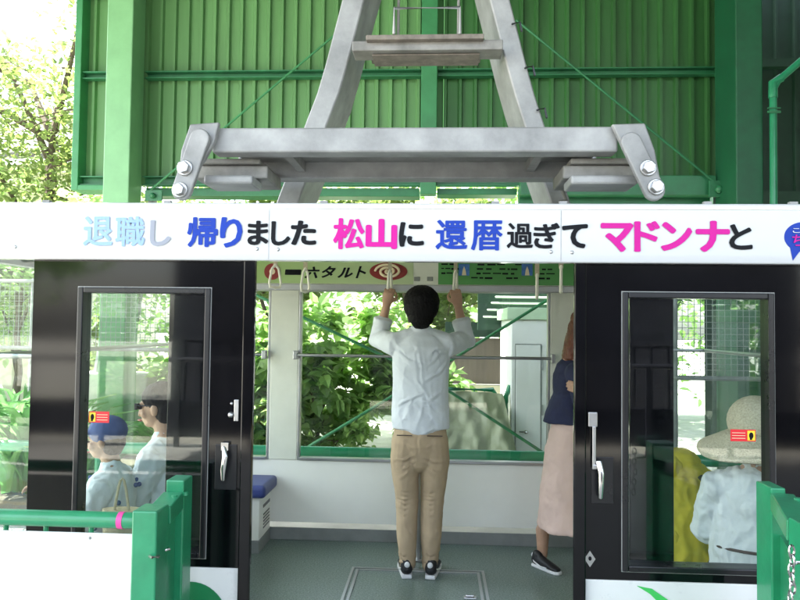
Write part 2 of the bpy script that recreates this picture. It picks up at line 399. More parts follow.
# front: black panels with windows, white skirt below
def panel(x0, x1, a0, a1, nm='front_panel'):
    m_ = MB().box((x0, FY, zs), (a0, FY+.05, zt+.19)).box((a1, FY, zs), (x1, FY+.05, zt+.19)).box((a0, FY, zs), (a1, FY+.05, zw0)).box((a0, FY, zw1), (a1, FY+.05, zt+.19))
    o = m_.build(nm, 'black', cab)
    fr = MB()
    w = .022
    fr.box((a0-.0, FY-.012, zw0), (a0+w, FY+.06, zw1)).box((a1-w, FY-.012, zw0), (a1, FY+.06, zw1)).box((a0+w, FY-.012, zw0), (a1-w, FY+.06, zw0+w)).box((a0+w, FY-.012, zw1-w), (a1-w, FY+.06, zw1))
    fr.build('window_frame', 'blackframe', o, bevel=.004)
    # slim bright bead
    e = .003; bd = MB()
    bd.box((a0-e, FY-.004, zw0-e), (a0, FY-.001, zw1+e)).box((a1, FY-.004, zw0-e), (a1+e, FY-.001, zw1+e)).box((a0, FY-.004, zw1), (a1, FY-.001, zw1+e)).box((a0, FY-.004, zw0-e), (a1, FY-.001, zw0))
    bd.build('window_bead', 'wire', o)
    MB().box((a0+w, FY+.024, zw0+w), (a1-w, FY+.028, zw1-w)).build('window_pane', 'glass', o)
    return o
pl = panel(eL, dL-.012, wL0, wL1); pr_ = panel(dR+.02, eR, wR0, wR1)
# door jambs beside the opening
MB().box((dL-.045, FY-.02, -.05), (dL, FY-.001, zt+.02)).build('door_jamb', 'black', cab, bevel=.005)
MB().box((dR, FY-.02, -.05), (dR+.045, FY-.001, zt+.02)).build('door_jamb', 'black', cab, bevel=.005)
# white skirt
MB().box((eL, FY+.002, -.12), (dL-.046, FY+.05, zs-.002)).build('skirt', 'white', cab, bevel=.004)
MB().box((dR+.046, FY+.002, -.12), (eR, FY+.05, zs-.002)).build('skirt', 'white', cab, bevel=.004)
MB().disc(P(190, 622, FY-.001), (.145, .15), (0, .003, 0), 48).build('painted_disc', 'dgreen', cab)
MB().prism([P(637, 586, FY-.001), P(652, 589, FY-.001), P(668, 600, FY-.001), P(690, 640, FY-.001), P(660, 604, FY-.001), P(650, 594, FY-.001)], (0, .003, 0)).build('painted_swoosh', 'lime', cab)
# slid-open door leaves behind the front windows
for (a, b) in ((X(157), X(200)+.012), (X(637), X(683))):
    o = MB().box((a, FY+.1, .02), (b, FY+.135, zt)).build('sliding_door', 'black', cab, bevel=.004)
# frame posts inside front windows
MB().box((X(203), FY+.14, .0), (X(203)+.02, FY+.16, zt)).build('door_edge_seal', 'pillar', cab)
# door furniture
def handle_left():
    c = P(226, 467, FY); h = MB().box((c.x-.042, FY-.0035, c.z-.085), (c.x+.042, FY-.0005, c.z+.085))
    o = h.build('door_handle', 'blackframe', pl, bevel=.003)
    k = MB(); c2 = P(226, 455, FY)
    k.tube([c2 + Vector((-.004, -.015, .035)), c2 + Vector((.006, -.03, .0)), c2 + Vector((0, -.032, -.05)), c2 + Vector((-.004, -.02, -.09))], [(.009, .006), (.012, .007), (.011, .006), (.008, .005)], 10)
    k.box(tuple(c2 + Vector((-.014, -.02, .02))), tuple(c2 + Vector((.014, -.003, .05))))
    k.build('handle_lever', 'chrome', o, bevel=.002, smooth=True)
    q = P(236, 410, FY); l = MB().box((q.x-.006, FY-.008, q.z-.042), (q.x+.012, FY-.0008, q.z+.04)).ball((q.x-.018, FY-.004, q.z-.018), .012).ball((q.x-.016, FY-.004, q.z+.025), .006)
    l.build('door_lock', 'steel', pl, bevel=.002)
handle_left()
def handle_right():
    c = P(601, 480, FY); o = MB().box((c.x-.035, FY-.0035, c.z-.085), (c.x+.045, FY-.0005, c.z+.085)).build('door_handle', 'blackframe', pr_, bevel=.003)
    q = P(592, 420, FY); k = MB()
    k.box((q.x-.016, FY-.012, q.z-.024), (q.x+.018, FY-.0038, q.z+.03))
    k.box((q.x-.003, FY-.02, q.z-.165), (q.x+.011, FY-.012, q.z-.02))
    k.box((q.x-.003, FY-.022, q.z-.178), (q.x+.036, FY-.012, q.z-.16))
    k.build('latch_bar', 'steel', o, bevel=.003)
    r = P(599, 466, FY); k = MB().tube([r + Vector((-.004, -.02, .02)), r + Vector((.002, -.034, -.02)), r + Vector((0, -.03, -.11))], [(.012, .007), (.012, .008), (.009, .006)], 10)
    k.build('handle_lever', 'chrome', o, smooth=True)
    d = P(590, 559, FY-.002); MB().prism([d+Vector((0,0,.03)), d+Vector((.02,0,0)), d+Vector((0,0,-.03)), d+Vector((-.02,0,0))], (0, .004, 0)).build('diamond_badge', 'steel', pr_)
    MB().ball(d + Vector((0, -.001, .002)), (.006, .004, .008)).build('keyhole', 'pblack', pr_)
handle_right()
for (x0, y0, x1, y1, left) in ((83, 413, 104, 424, 1), (735.5, 431.5, 761, 443, 0)):
    a = P(x0, y1, FY-.02); b = P(x1, y0, FY-.02)
    par = pl if left else pr_
    yy = FY+.0225
    o = MB().box((a.x, yy, a.z), (b.x, yy+.0012, b.z)).build('warning_sticker', 'red', par)
    w = (b.x-a.x)*.3; xa = a.x+.003 if left else b.x-w-.003
    MB().box((xa, yy-.001, a.z+.004), (xa+w, yy-.0002, b.z-.004)).build('sticker_icon_ground', 'yellow', par)
    MB().ball((xa+w/2, yy-.001, a.z*.5+b.z*.5), (w*.3, .0006, (b.z-a.z)*.28)).box((xa+w*.3, yy-.0018, a.z+.006), (xa+w*.6, yy-.0011, a.z*.5+b.z*.5)).build('hand_icon', 'pblack', par)
    m_ = MB(); xs = a.x+.003+ (w+.003 if left else 0)
    for i in range(3): m_.box((xs+.002, yy-.001, a.z+.010+i*.010), (xs+(b.x-a.x)*.55, yy-.0002, a.z+.012+i*.010))
    m_.build('sticker_text', 'cream', par)

# banner
ban_l = P(-4, 230, FY-.05).x
zb0 = P(400, 261.5, FY-.05).z; zb1 = P(400, 203, FY-.05).z
BNY = FY-.05
ban = MB().box((ban_l, BNY, zb0), (1.75, FY-.002, zb1)).build('banner', 'banner', cab, bevel=.006)
MB().box((ban_l+.02, BNY-.004, zb1-.022), (1.75, BNY-.0005, zb1-.018)).build('banner_lip', 'iwall', ban)
def word(chars, m_, nm='lettering'):
    mb = MB()
    for c in chars: glyph(*c, BNY, mb=mb, bold=.075 if c[0] in '職還暦過退' else .11 if c[0] in '帰松ぎ' else .17)
    return mb.build(nm, m_, ban)
word([('退', 84, 113, 217, 245.5), ('職', 116, 145, 217, 246)], 'lblue')
word([('し', 151, 170.5, 221, 245.5)], 'lgrey')
word([('帰', 188, 217.5, 218, 246.5), ('り', 221, 242, 218, 247)], 'pblue')
word([('ま', 248.5, 268, 221.5, 244.5), ('し', 272, 290, 222, 245), ('た', 292, 315.5, 221.5, 244.5)], 'pblack')
word([('松', 334, 364, 219, 248.5), ('山', 367, 396, 220, 248)], 'ppink')
word([('に', 400, 423, 223, 246)], 'pblack')
word([('還', 436, 467, 220.5, 249), ('暦', 471.5, 502, 221, 250)], 'pblue')
word([('過', 507, 532.5, 223.5, 248), ('ぎ', 534, 559, 223.5, 248), ('て', 563, 586.5, 225, 247.5)], 'pblack')
word([('マ', 602, 632, 224, 251), ('ド', 635, 658.5, 222, 251), ('ン', 662, 690.5, 223, 250), ('ナ', 697, 728, 222, 251)], 'ppink')
word([('と', 730, 751, 225, 249)], 'pblack')
cb = P(800, 237, BNY); MB().disc(cb + Vector((.01, -.002, 0)), (.066, .054), (0, .0015, 0), 40).prism([P(790, 246, BNY-.0026), P(803, 247, BNY-.0026), P(793, 260.5, BNY-.0026)], (0, .0018, 0)).build('speech_bubble', 'pblue', ban)
mb = MB(); glyph('こ', 792, 799, 228.5, 233, BNY, dy=-.006, bold=.01, mb=mb); mb.build('bubble_lettering', 'banner', ban)
mb = MB(); glyph('ち', 791.5, 803, 235, 246, BNY, dy=-.006, bold=.015, mb=mb); mb.build('bubble_lettering', 'ppink', ban)
for q in ((257, 249), (278, 249.5), (551, 252), (572, 252.5), (15, 247)):
    MB().ball(P(*q, BNY), (.007, .004, .007)).build('screw', 'steel', ban)
for px in (269, 561):
    c = P(px, 230, BNY); MB().box((c.x-.001, BNY-.0008, zb0+.004), (c.x+.001, BNY+.0, zb1-.026)).build('banner_seam', 'galv', ban)
# fixing lugs along the banner's top
for px in (50, 170, 325, 495, 562, 705, 790): 
    c = P(px, 204, FY); MB().box((c.x-.014, FY-.03, zb1-.003), (c.x+.014, FY-.01, zb1+.012)).build('banner_lug', 'galv', ban)
# side rail left of the cabin under the banner
MB().box((XEL, EY0+.02, Z(263, EY0)), (XEL+.05, EY1, Z(263, EY0)+.04)).build('side_rail', 'galv', cab)

# interior back wall
iw0 = Z(461, BY, 400); iw1 = Z(290.5, BY, 400)
pxl = [(X(272, BY), X(298, BY))]
bwR = X(549, BY); bwR2 = bwR+.22
bl2 = X(272, BY)-.75
mb = MB().box((eL, BY-.04, .12), (eR, BY, iw0)).box((eL, BY-.04, iw1), (eR, BY, ZR-.04))
o = mb.build('back_wall', 'iwall', cab)
for a, b in ((X(271, BY), X(299, BY)), (bwR, bwR+.32), (eL, eL+.03), (eR-.04, eR)):
    MB().box((a, BY-.05, iw0-.0), (b, BY+.003, iw1)).build('window_pillar', 'pillar', cab, bevel=.006)
MB().box((eL, BY-.052, 0.0), (eR, BY-.041, .085)).build('skirting', 'kick', cab, bevel=.003)
# window trims, glass
for a, b in ((eL+.04, X(271, BY)), (X(299, BY), bwR), (bwR+.32, eR-.05)):
    w = MB(); t_ = .018
    w.box((a, BY-.048, iw0), (a+t_, BY+.004, iw1)).box((b-t_, BY-.048, iw0), (b, BY+.004, iw1)).box((a+t_, BY-.06, iw0), (b-t_, BY+.004, iw0+.02)).box((a+t_, BY-.048, iw1-.015), (b-t_, BY+.004, iw1))
    wf = w.build('window_frame', 'steel', cab, bevel=.003)
    MB().box((a+t_, BY-.01, iw0+.02), (b-t_, BY-.006, iw1-.015)).build('window_pane', 'glass', wf)
# grab rail with brackets
hz = Z(356.5, BY-.1, 400)
for a, b in ((eL+.1, X(268, BY)), (X(296, BY), bwR+.02), (bwR+.3, eR-.05)):
    h = MB().tube([(a, BY-.1, hz), (b, BY-.1, hz)], .011, 10).build('grab_rail', 'steel', cab, smooth=True)
    for x in (a+.01, b-.01): MB().box((x-.014, BY-.12, hz-.03), (x+.014, BY-.052, hz+.03)).build('rail_bracket', 'steel', h, bevel=.004)
# end walls (angled noses)
for sx, pts in ((-1, [(eL, FY+.03), (XEL, EY0), (XEL, EY1), (eL, BY-.02)]), (1, [(eR, FY+.03), (XER, EY0), (XER, EY1), (eR, BY-.02)])):
    lo = MB(); hi = MB(); gl = MB(); po = MB()
    for (a, b) in zip(pts[:-1], pts[1:]):
        lo.beam((*a, .2), (*b, .2), .035, .52); hi.beam((*a, 1.85), (*b, 1.85), .035, .12); gl.beam((*a, 1.13), (*b, 1.13), .005, 1.33)
    for a in pts[1:3]: MB().beam((a[0], a[1], .46), (a[0], a[1], 1.79), .03, .03).build('end_window_post', 'wire', cab)
    lo.build('end_wall', 'white', cab); hi.build('end_header', 'iwall', cab); gl.build('end_window_pane', 'glass', cab);
    m_ = MB().tube([(pts[0][0], FY+.12, 1.36), (pts[1][0]-sx*.06, EY0+.03, 1.36), (pts[2][0]-sx*.06, EY1-.03, 1.36), (pts[3][0], BY-.12, 1.36)], .011, 8)
    m_.build('grab_rail', 'steel', cab, smooth=True)
# benches
bx = X(281, BY)
sy0 = 4.56
def bench(x0, x1):
    o = MB().box((x0, sy0+.03, .08), (x1, BY-.056, .36)).build('bench', 'iwall', cab, bevel=.005)
    MB().box((x0-.002, sy0+.02, 0), (x1+.004, BY-.053, .08)).build('bench_plinth', 'kick', o, bevel=.003)
    MB().box((x0, sy0-.03, .365), (x1+.05 if x1 < 0 else x1, BY-.055, .45)).build('bench_cushion', 'blue', o, bevel=.028, seg=4)
    if x1 < 0:
        m_ = MB()
        for i in range(5): m_.box((x1+.0005, sy0+.14, .13+i*.022), (x1+.003, sy0+.3, .14+i*.022))
        m_.box((x1+.0005, sy0+.13, .27), (x1+.003, sy0+.31, .29))
        m_.build('bench_vent', 'blackframe', o)
    else:
        pass
bench(eL+.02, bx-.05); 
bench(.95, eR-.02)
for sx in (-1, 1):      # seats curving round each end
    xe = XEL if sx < 0 else XER
    a, b = sorted((xe+(-sx)*.03, xe+(-sx)*.45))
    o = MB().box((a, 2.85, 0), (b, 4.5, .36)).build('bench', 'iwall', cab, bevel=.005)
    MB().box((a, 2.82, .365), (b+.02, 4.52, .45)).build('bench_cushion', 'blue', o, bevel=.028, seg=4)
# pole and hatch
px_, py_ = P(418.5, 557, 4.55).x, 4.55
MB().tube([(px_, py_, 0), (px_, py_, 1.5), (px_, py_+.03, 1.6), (px_, py_+.12, 1.7), (px_, py_+.2, 1.735)], .0195, 14, caps=1).build('grab_pole', 'steel', cab, smooth=True)
MB().tube([(px_, py_, .001), (px_, py_, .012)], .05, 18, caps=1).build('pole_flange', 'steel', cab)
def fp(px, py): 
    d = RM @ Vector(((px-400)/F, (300-py)/F, -1)); t = -CAM.z/d.z; return CAM + d*t
h0 = fp(352, 568); h1 = fp(484, 571)
m_ = MB()
yh = (h0.y+h1.y)/2; 
for k in (0, .03):
    m_.box((h0.x+k, 3.1, .001), (h0.x+k+.016, yh-k, .005)).box((h1.x-k-.016, 3.1, .001), (h1.x-k, yh-k, .005)).box((h0.x+k+.017, yh-k-.016, .001), (h1.x-k-.017, yh-k, .005))
m_.build('floor_hatch_trim', 'steel', cab)
c = fp(470, 598); MB().box((c.x-.035, c.y-.02, .001), (c.x+.035, c.y+.02, .006)).tube([c+Vector((-.02,0,.012)), c+Vector((.02,0,.012))], .006, 8).build('hatch_pull', 'chrome', cab, bevel=.002)
# ad header, tilted, on the back wall
AY = BY-.25
az1 = Z(254, AY); az0 = Z(284.5, AY)
mb = MB().box((X(256, AY)-.6, AY, az0), (eR-.1, AY+.012, az1)); hd = mb.build('header_board', 'pillar', cab)
MB().box((X(256, AY)-.6, AY-.006, az0-.045), (eR-.1, AY+.05, az0-.002)).build('header_ledge', 'steel', cab, bevel=.004)
MB().box((X(255, AY)-.4, AY-.003, az0+.002), (X(412, AY), AY-.0005, az1-.01)).build('advert_strip', 'adgreen', hd)
MB().box((X(437, AY), AY-.003, az0+.002), (X(437, AY)+1.15, AY-.0005, az1-.01)).build('advert_poster', 'adgreen2', hd)
mb = MB()
for ch, a, b, t_, u in (('一', 285.5, 301, 270, 274.5), ('六', 305, 319.5, 267, 278), ('タ', 322, 335.5, 266.5, 277.5), ('ル', 338, 352.5, 268, 277.5), ('ト', 356, 366, 266.5, 278)):
    glyph(ch, a, b, t_, u, AY, dy=-.0045, bold=.12, shear=.3, mb=mb)
mb.build('advert_lettering', 'pblack', hd)
c = P(272.5, 271.6, AY); MB().disc(c + Vector((0, -.006, 0)), .056, (0, .002, 0)).build('advert_emblem', 'maroon', hd)
MB().disc(c + Vector((0, -.008, 0)), .02, (0, .0015, 0)).build('emblem_mark', 'cream', hd)
c = P(388.5, 271.5, AY); MB().disc(c + Vector((0, -.006, 0)), (.128, .06), (0, .002, 0), 40).build('cake_picture', 'maroon', hd)
sw = []
for i in range(40):
    a = i/39*4.2*math.pi; r = .012+.0052*a
    sw.append(c + Vector((-.0+r*1.1*math.cos(a+2.4), -.0105, r*.62*math.sin(a+2.4))))
MB().tube(sw, (.009), 6).build('cake_swirl', 'cream', hd)
for px in (417, 430):
    q = P(px, 279, AY); MB().box((q.x-.02, AY-.006, q.z-.014), (q.x+.02, AY-.0005, q.z+.014)).build('vent_button', 'kick', hd, bevel=.005)
m_ = MB(); rr = random.Random(3)
for row in range(5):
    x = X(440, AY); z = az1-.035-row*.03
    while x < X(548, AY):
        w = rr.uniform(.015, .06)
        if not (X(459, AY) < x+w and x < X(470, AY)) and not (X(522, AY) < x+w and x < X(532, AY)) and rr.random() < .8:
            m_.box((x, AY-.0045, z-rr.uniform(.004, .010)), (x+w, AY-.0032, z+.003))
        x += w+rr.uniform(.006, .02)
m_.build('poster_text', 'pblack', hd)
for px in (464, 527):
    q = P(px, 270, AY); MB().box((q.x-.036, AY-.005, q.z-.038), (q.x+.036, AY-.0032, q.z+.04)).build('poster_picture', 'sky_print', hd)
    MB().prism([q+Vector((-.014,-.0057,-.036)), q+Vector((.016,-.0057,-.036)), q+Vector((.01,-.0057,.0)), q+Vector((0,-.0057,.025)), q+Vector((-.009,-.0057,.0))], (0, .0006, 0)).build('picture_tower', 'cream', hd)
MB().box((X(437, AY), AY-.004, az1-.03), (X(437, AY)+1.15, AY-.0033, az1-.014)).build('poster_heading', 'ppink', hd)
# straps
def strap(px, pyb, Y, tilt=0):
    b = P(px, pyb, Y); top = ZR-.05; hlen = .13
    o = MB().box((b.x-.012, Y-.002, b.z+hlen-.01), (b.x+.012, Y+.002, top)).build('hanging_strap', 'webbing', cab)
    zc = b.z; k = MB(); c, s_ = math.cos(tilt), math.sin(tilt)
    pts = [(0, hlen), (-.02, hlen-.02), (-.036, .03), (-.03, .006), (0, 0), (.03, .006), (.036, .03), (.02, hlen-.02), (0, hlen)]
    k.tube([Vector((b.x+x_*s_, Y+x_*c, zc+z_)) for x_, z_ in pts], [.009, .007, .007, .008, .009, .008, .007, .007, .009], 8)
    k.build('strap_handle', 'plastic', o, smooth=True)
    MB().tube([(b.x-.03, Y, top+.005), (b.x+.03, Y, top+.005)], .012, 8).build('strap_mount', 'steel', o)
    return b
strap(275, 288, 3.9, .9); strap(305, 292, 3.9, .5); strap(537, 298, 3.95, .2); strap(561, 292, 3.6, .2)
for px in (300, 540): pass
MB().tube([(eL+.1, 3.9, ZR-.06), (eR-.1, 3.9, ZR-.06)], .014, 10).build('strap_rail', 'steel', cab, smooth=True)
MB().tube([(eL+.1, 4.33, ZR-.06), (eR-.1, 4.33, ZR-.06)], .014, 10).build('strap_rail', 'steel', cab, smooth=True)

# ------------------------------------------------------------------ hanger
hg = thing('cable_car_hanger', label='grey galvanised steel hanger frame carrying the cable car cabin', cat='hanger frame')
HY0, HY1 = 3.0, 3.5
zh0 = P(420, 152, HY0).z; zh1 = P(420, 127, HY0).z
hx0 = P(212, 140, HY0).x; hx1 = P(618, 140, HY0).x
MB().box((hx0, HY0, zh0), (hx1, HY0+.1, zh1)).build('front_beam', 'galv', hg, bevel=.008)
MB().box((hx0+.04, HY0+.101, zh0+.05), (hx1-.04, HY1-.101, zh0+.06)).build('web_plate', 'galvdark', hg)
MB().box((hx0, HY1-.1, zh0-.03), (hx1, HY1, zh1)).build('rear_beam', 'galv', hg, bevel=.008)
for x in (hx0+.32, hx1-.32):
    MB().box((x-.02, HY0+.101, zh0+.002), (x+.02, HY1-.101, zh0+.049)).build('cross_rib', 'galvdark', hg)
def endplate(pts, lp, bolts, sx):
    m_ = MB().prism([P(*q, HY0-.045) for q in pts], (0, .03, 0)); m_.build('end_plate', 'galv', hg, bevel=.006)
    m_ = MB().prism([P(*q, HY0+.42) for q in [(a+(420-a)*.0, b) for a, b in pts]], (0, .03, 0)); m_.build('end_plate', 'galvdark', hg, bevel=.006)
    (ax, ay), (bx_, by_), r = lp
    a, b = P(ax, ay, HY0-.085), P(bx_, by_, HY0-.085)
    d = (b-a).normalized(); n = Vector((-d.z, 0, d.x)); r = r/700*HY0
    out = [a + (-d*math.cos(t) + n*math.sin(t))*r for t in [R(90-18*i) for i in range(11)]]
    out += [b + (d*math.cos(t) - n*math.sin(t))*r for t in [R(90-18*i) for i in range(11)]]
    ln = MB().prism(out, (0, .03, 0)).build('link_plate', 'galv', hg, bevel=.006)
    for q in bolts:
        c = P(*q, HY0-.086)
        mm = MB().prism([c + Vector((.027*math.cos(R(60*i+15)), 0, .027*math.sin(R(60*i+15)))) for i in range(6)], (0, -.03, 0)); 
        mm.disc(c, .034, (0, -.008, 0)); mm.build('bolt', 'steel', ln, bevel=.003)
endplate([(190, 124), (219, 122), (214, 142), (204, 160), (176, 196), (181, 150)], ((199, 138), (181, 190), 10), ((185, 168), (180, 190)), -1)
endplate([(612, 124), (645, 123), (655, 150), (663, 192), (640, 160), (622, 145)], ((632, 142), (655, 190), 10), ((648, 168), (656, 187)), 1)
# carrier pads below the beam at each end
for (x0, x1, s) in ((200, 272, 1), (560, 640, -1)):
    a = P(x0, 160, 3.2).x; b = P(x1, 160, 3.2).x
    MB().box((a, 3.12, zh0-.09), (b, 3.4, zh0-.03)).box((a+.03, 3.1, zh0-.028), (b-.03, 3.42, zh0-.002)).build('damper_block', 'galvdark', hg, bevel=.008)
    MB().box((a+.08*(1 if s > 0 else .2), 3.02, zh0-.135), (a+.3, 3.2, zh0-.095)).build('damper_pad', 'galv', hg, bevel=.01)
# legs
LY = 3.72
def leg(path, w=38, sk=0):
    m_ = MB(); n = len(path); fr = []; 
    for x, y in path:
        a = P(x-w/2, y, LY); b = P(x+w/2, y, LY)
        fr.append((a, b))
    v = []
    for a, b in fr: v += [a, b, b+Vector((sk, .36, 0)), a+Vector((sk, .36, 0))]
    f = [(0, 1, 2, 3), tuple(4*(n-1)+i for i in (3, 2, 1, 0))]
    for i in range(n-1):
        for j in range(4): f.append((4*i+j, 4*i+(j+1) % 4, 4*i+4+(j+1) % 4, 4*i+4+j))
    m_.add(v, f); return m_.build('hanger_leg', 'galv', hg, bevel=.008, smooth=True)
leg([(384, -110), (370, -60), (353, 0), (345, 31), (337, 62), (328, 93), (316, 124), (303, 160), (288, 200), (280, 225)], 22, .02)
leg([(470, -110), (485, -60), (500, 0), (508, 31), (516, 63), (525, 95), (535, 126), (546, 160), (560, 200), (568, 225)], 20, -.024)
MB().box((P(352, 50, 3.6).x, 3.6, P(430, 50, 3.6).z), (P(503, 50, 3.6).x, 3.74, P(430, 40, 3.6).z)).build('step_beam', 'galvdark', hg, bevel=.005)
MB().box((P(372, 55, 3.64).x, 3.64, P(430, 55, 3.64).z), (P(480, 55, 3.64).x, 3.8, P(430, 50.5, 3.6).z)).build('step_support', 'rust', hg, bevel=.004)
MB().box((P(366, 36, 3.56).x, 3.56, P(430, 39, 3.56).z), (P(484, 36, 3.56).x, 3.9, P(430, 34, 3.56).z)).build('step_tread', 'rust', hg, bevel=.004)
a = P(394, 33, 3.55); b = P(460, 33, 3.55); t_ = P(420, 8, 3.55).z
m_ = MB().tube([a, (a.x, a.y, t_), (b.x, b.y, t_), b], .0085, 8); m_.build('step_handrail', 'galv', hg, smooth=True)
a = a + Vector((0, .35, 0)); b = b+Vector((0, .35, 0)); MB().tube([a, (a.x, a.y, t_+.4), (b.x, b.y, t_+.4), b], .0085, 8).build('step_handrail', 'galvdark', hg, smooth=True)
MB().tube([P(556, 182, 3.55), P(562, 190, 3.55), P(566, 200, 3.55), P(560, 202, 3.55)], .01, 8).build('shackle', 'galvdark', hg, smooth=True)
# bracket hooks along right leg
for q in ((516, 24), (529, 68), (541, 110)):
    c = P(*q, LY-.02); MB().tube([c+Vector((-.02,0,0)), c+Vector((.02,0,.01)), c+Vector((.03,0,-.04))], .006, 6).build('cable_hook', 'blackframe', hg)

# ------------------------------------------------------------------ gates
def gate_side(name, lab, mir):
    t = thing(name, label=lab, cat='gate')
    return t
gl_ = gate_side('platform_gate', 'green gate post wing with white panel and horizontal pipe rail on the left', 0)
NY, FY2 = 2.2, 2.5
a = P(132, 511, NY); b = P(157, 511, NY)
MB().box((a.x, NY, -.02), (b.x, NY+.1, a.z)).build('gate_post', 'teal', gl_, bevel=.005)
c0 = P(166, 480, FY2-.05); c1 = P(184, 480, FY2-.05)
MB().box((c0.x, FY2-.05, -.02), (c1.x, FY2+.04, c0.z)).build('gate_post', 'teal', gl_, bevel=.005)
zz = a.z
m_ = MB().beam((b.x-.03, NY+.101, zz-.04), (c1.x-.035, FY2-.052, zz-.025), .07, .06)
m_.build('top_rail', 'teal', gl_, bevel=.004)
MB().beam((b.x-.03, NY+.101, .45), (c1.x-.035, FY2-.052, .45), .015, .78).build('side_panel', 'teal', gl_)
mb = MB()
for k in (0, 1): 
    q = Vector((b.x-.02+k*.02, NY+.2+.05*k, zz-.008)); mb.tube([q, q+Vector((0, 0, .012))], .011, 8, caps=1)
mb.build('bolt_head', 'teal', gl_)
q = P(154, 556, NY); MB().tube([q+Vector((-.012, -.004, 0)), q+Vector((.002, -.02, .002)), q+Vector((.016, -.004, 0))], .005, 8).build('hook_eye', 'chrome', gl_, smooth=True)
q = P(162, 553, NY); MB().tube([q+Vector((0, .03, 0)), q+Vector((.012, .03, .002)), q+Vector((.0, .05, 0))], .004, 8).build('hook_eye', 'chrome', gl_, smooth=True)
ry = NY+.045; rz = P(60, 518.5, ry).z; rx = a.x
rl = MB().tube([(-2.6, ry, rz), (rx-.001, ry, rz)], .026, 18, caps=1).build('pipe_rail', 'teal', gl_, smooth=True)
tp = P(122, 518, ry).x; MB().tube([(tp-.009, ry, rz), (tp+.009, ry, rz)], .0272, 18, caps=1).build('pink_tape', 'pink_tape', rl, smooth=True)
zp = P(60, 531, ry).z
MB().box((-2.6, ry-.012, .02), (rx-.003, ry-.004, zp)).build('white_panel', 'white', gl_, bevel=.003)
for px in (7, 47, 92):
    x = P(px, 530, ry+.02).x; MB().tube([(x, ry+.014, -.02), (x, ry+.014, rz-.02)], .0085, 8).build('rail_upright', 'teal', gl_, smooth=True)
q = P(90, 538, ry-.012); MB().ball(q, (.005, .003, .005)).build('panel_screw', 'kick', gl_)
gr_ = gate_side('platform_gate', 'green gate post wing with hanging chain at the right edge', 1)
c0 = P(757, 488, 2.45); c1 = P(786, 488, 2.35)
MB().box((c0.x, 2.35, -.02), (c1.x, 2.46, P(770, 488, 2.35).z)).build('gate_post', 'teal', gr_, bevel=.005)
n0 = P(786, 517, 2.05); 
MB().box((n0.x+.005, 1.95, -.02), (n0.x+.115, 2.05, n0.z)).build('gate_post', 'teal', gr_, bevel=.005)
MB().beam((c0.x+.035, 2.349, n0.z-.04+.01), (n0.x+.04, 2.051, n0.z-.04), .07, .06).build('top_rail', 'teal', gr_, bevel=.004)
MB().beam((c0.x+.035, 2.349, .45), (n0.x+.04, 2.051, .45), .015, .78).build('side_panel', 'teal', gr_)
mb = MB()
for k in (0, 1):
    q = Vector((c0.x+.045+.012*k, 2.27-.07*k, n0.z-.008)); mb.tube([q, q+Vector((0, 0, .012))], .012, 8, caps=1)
mb.build('bolt_head', 'teal', gr_)
ch = P(791, 551, 1.935); rr = random.Random(5)
m_ = MB()
for i in range(9):
    c = ch + Vector((.002*math.sin(i*2.1)-.0025*(i > 4), -.004, -i*.024)); rot = R(20 + 75*(i % 2)); pts = []
    for k in range(13):
        t = 2*math.pi*k/12; u = .0085*math.cos(t); w = .0165*math.sin(t)
        pts.append(c + Vector((u*math.cos(rot), u*math.sin(rot), w)))
    m_.tube(pts, .003, 6, caps=1)
m_.build('chain', 'chrome', gr_, smooth=True)
q = ch + Vector((.012, -.002, -.03)); MB().tube([q, q+Vector((.05, 0, .004)), q+Vector((.08, .0, -.02))], .005, 8).build('chain_hook', 'chrome', gr_, smooth=True)

# ------------------------------------------------------------------ outside: braces, rails, shed, tarp, fences
br = thing('cross_brace', label='green diagonal cross bracing rods seen through the cabin back window', cat='bracing')
BRY = 5.9
m_ = MB()
cc = P(426, 376, BRY)
for q in ((300, 316), (308, 447), (549, 299), (542, 452)):
    d = P(*q, BRY); e = d + (d-cc)*.6
    if e.z < 0: e = cc + (d-cc)*((cc.z)/(cc.z-d.z))
    MB().tube([cc, e], .013, 8).build('brace_rod', 'gcol', br, smooth=True)
MB().ball(cc, (.06, .015, .06)).build('gusset', 'gcol', br)
rl = thing('guard_rail', label='thick green pipe guard rail low along the far platform edge', cat='railing')
z0 = P(400, 454, 5.3).z
MB().tube([(-4.5, 5.3, z0), (4.5, 5.3, z0)], .045, 16).build('pipe_rail', 'teal', rl, smooth=True)
for x in (-4.2, -2.6, 1.9, 3.4): MB().tube([(x, 5.3, -.06), (x, 5.3, z0-.04)], .03, 10).build('rail_post', 'teal', rl, smooth=True)
# loop railing next to tarp
lr = thing('loop_railing', label='small green loop railing standing behind the olive tarpaulin', cat='railing')
for (x0, x1, y0) in ((444, 499, 389), (506, 520, 386)):
    a = P(x0, y0, 7.0); b = P(x1, y0, 7.0)
    MB().tube([(a.x, 7, -.06), (a.x, 7, a.z-.1), (a.x+.04, 7, a.z), (b.x-.06, 7, a.z), (b.x, 7, a.z-.1), (b.x, 7, -.06)], .025, 10).build('loop', 'teal', lr, smooth=True)
    n = int((b.x-a.x)/.1)
    for i in range(1, n): MB().tube([(a.x+i*.1, 7, -.06), (a.x+i*.1, 7, a.z-.01)], .007, 6).build('baluster', 'teal', lr)
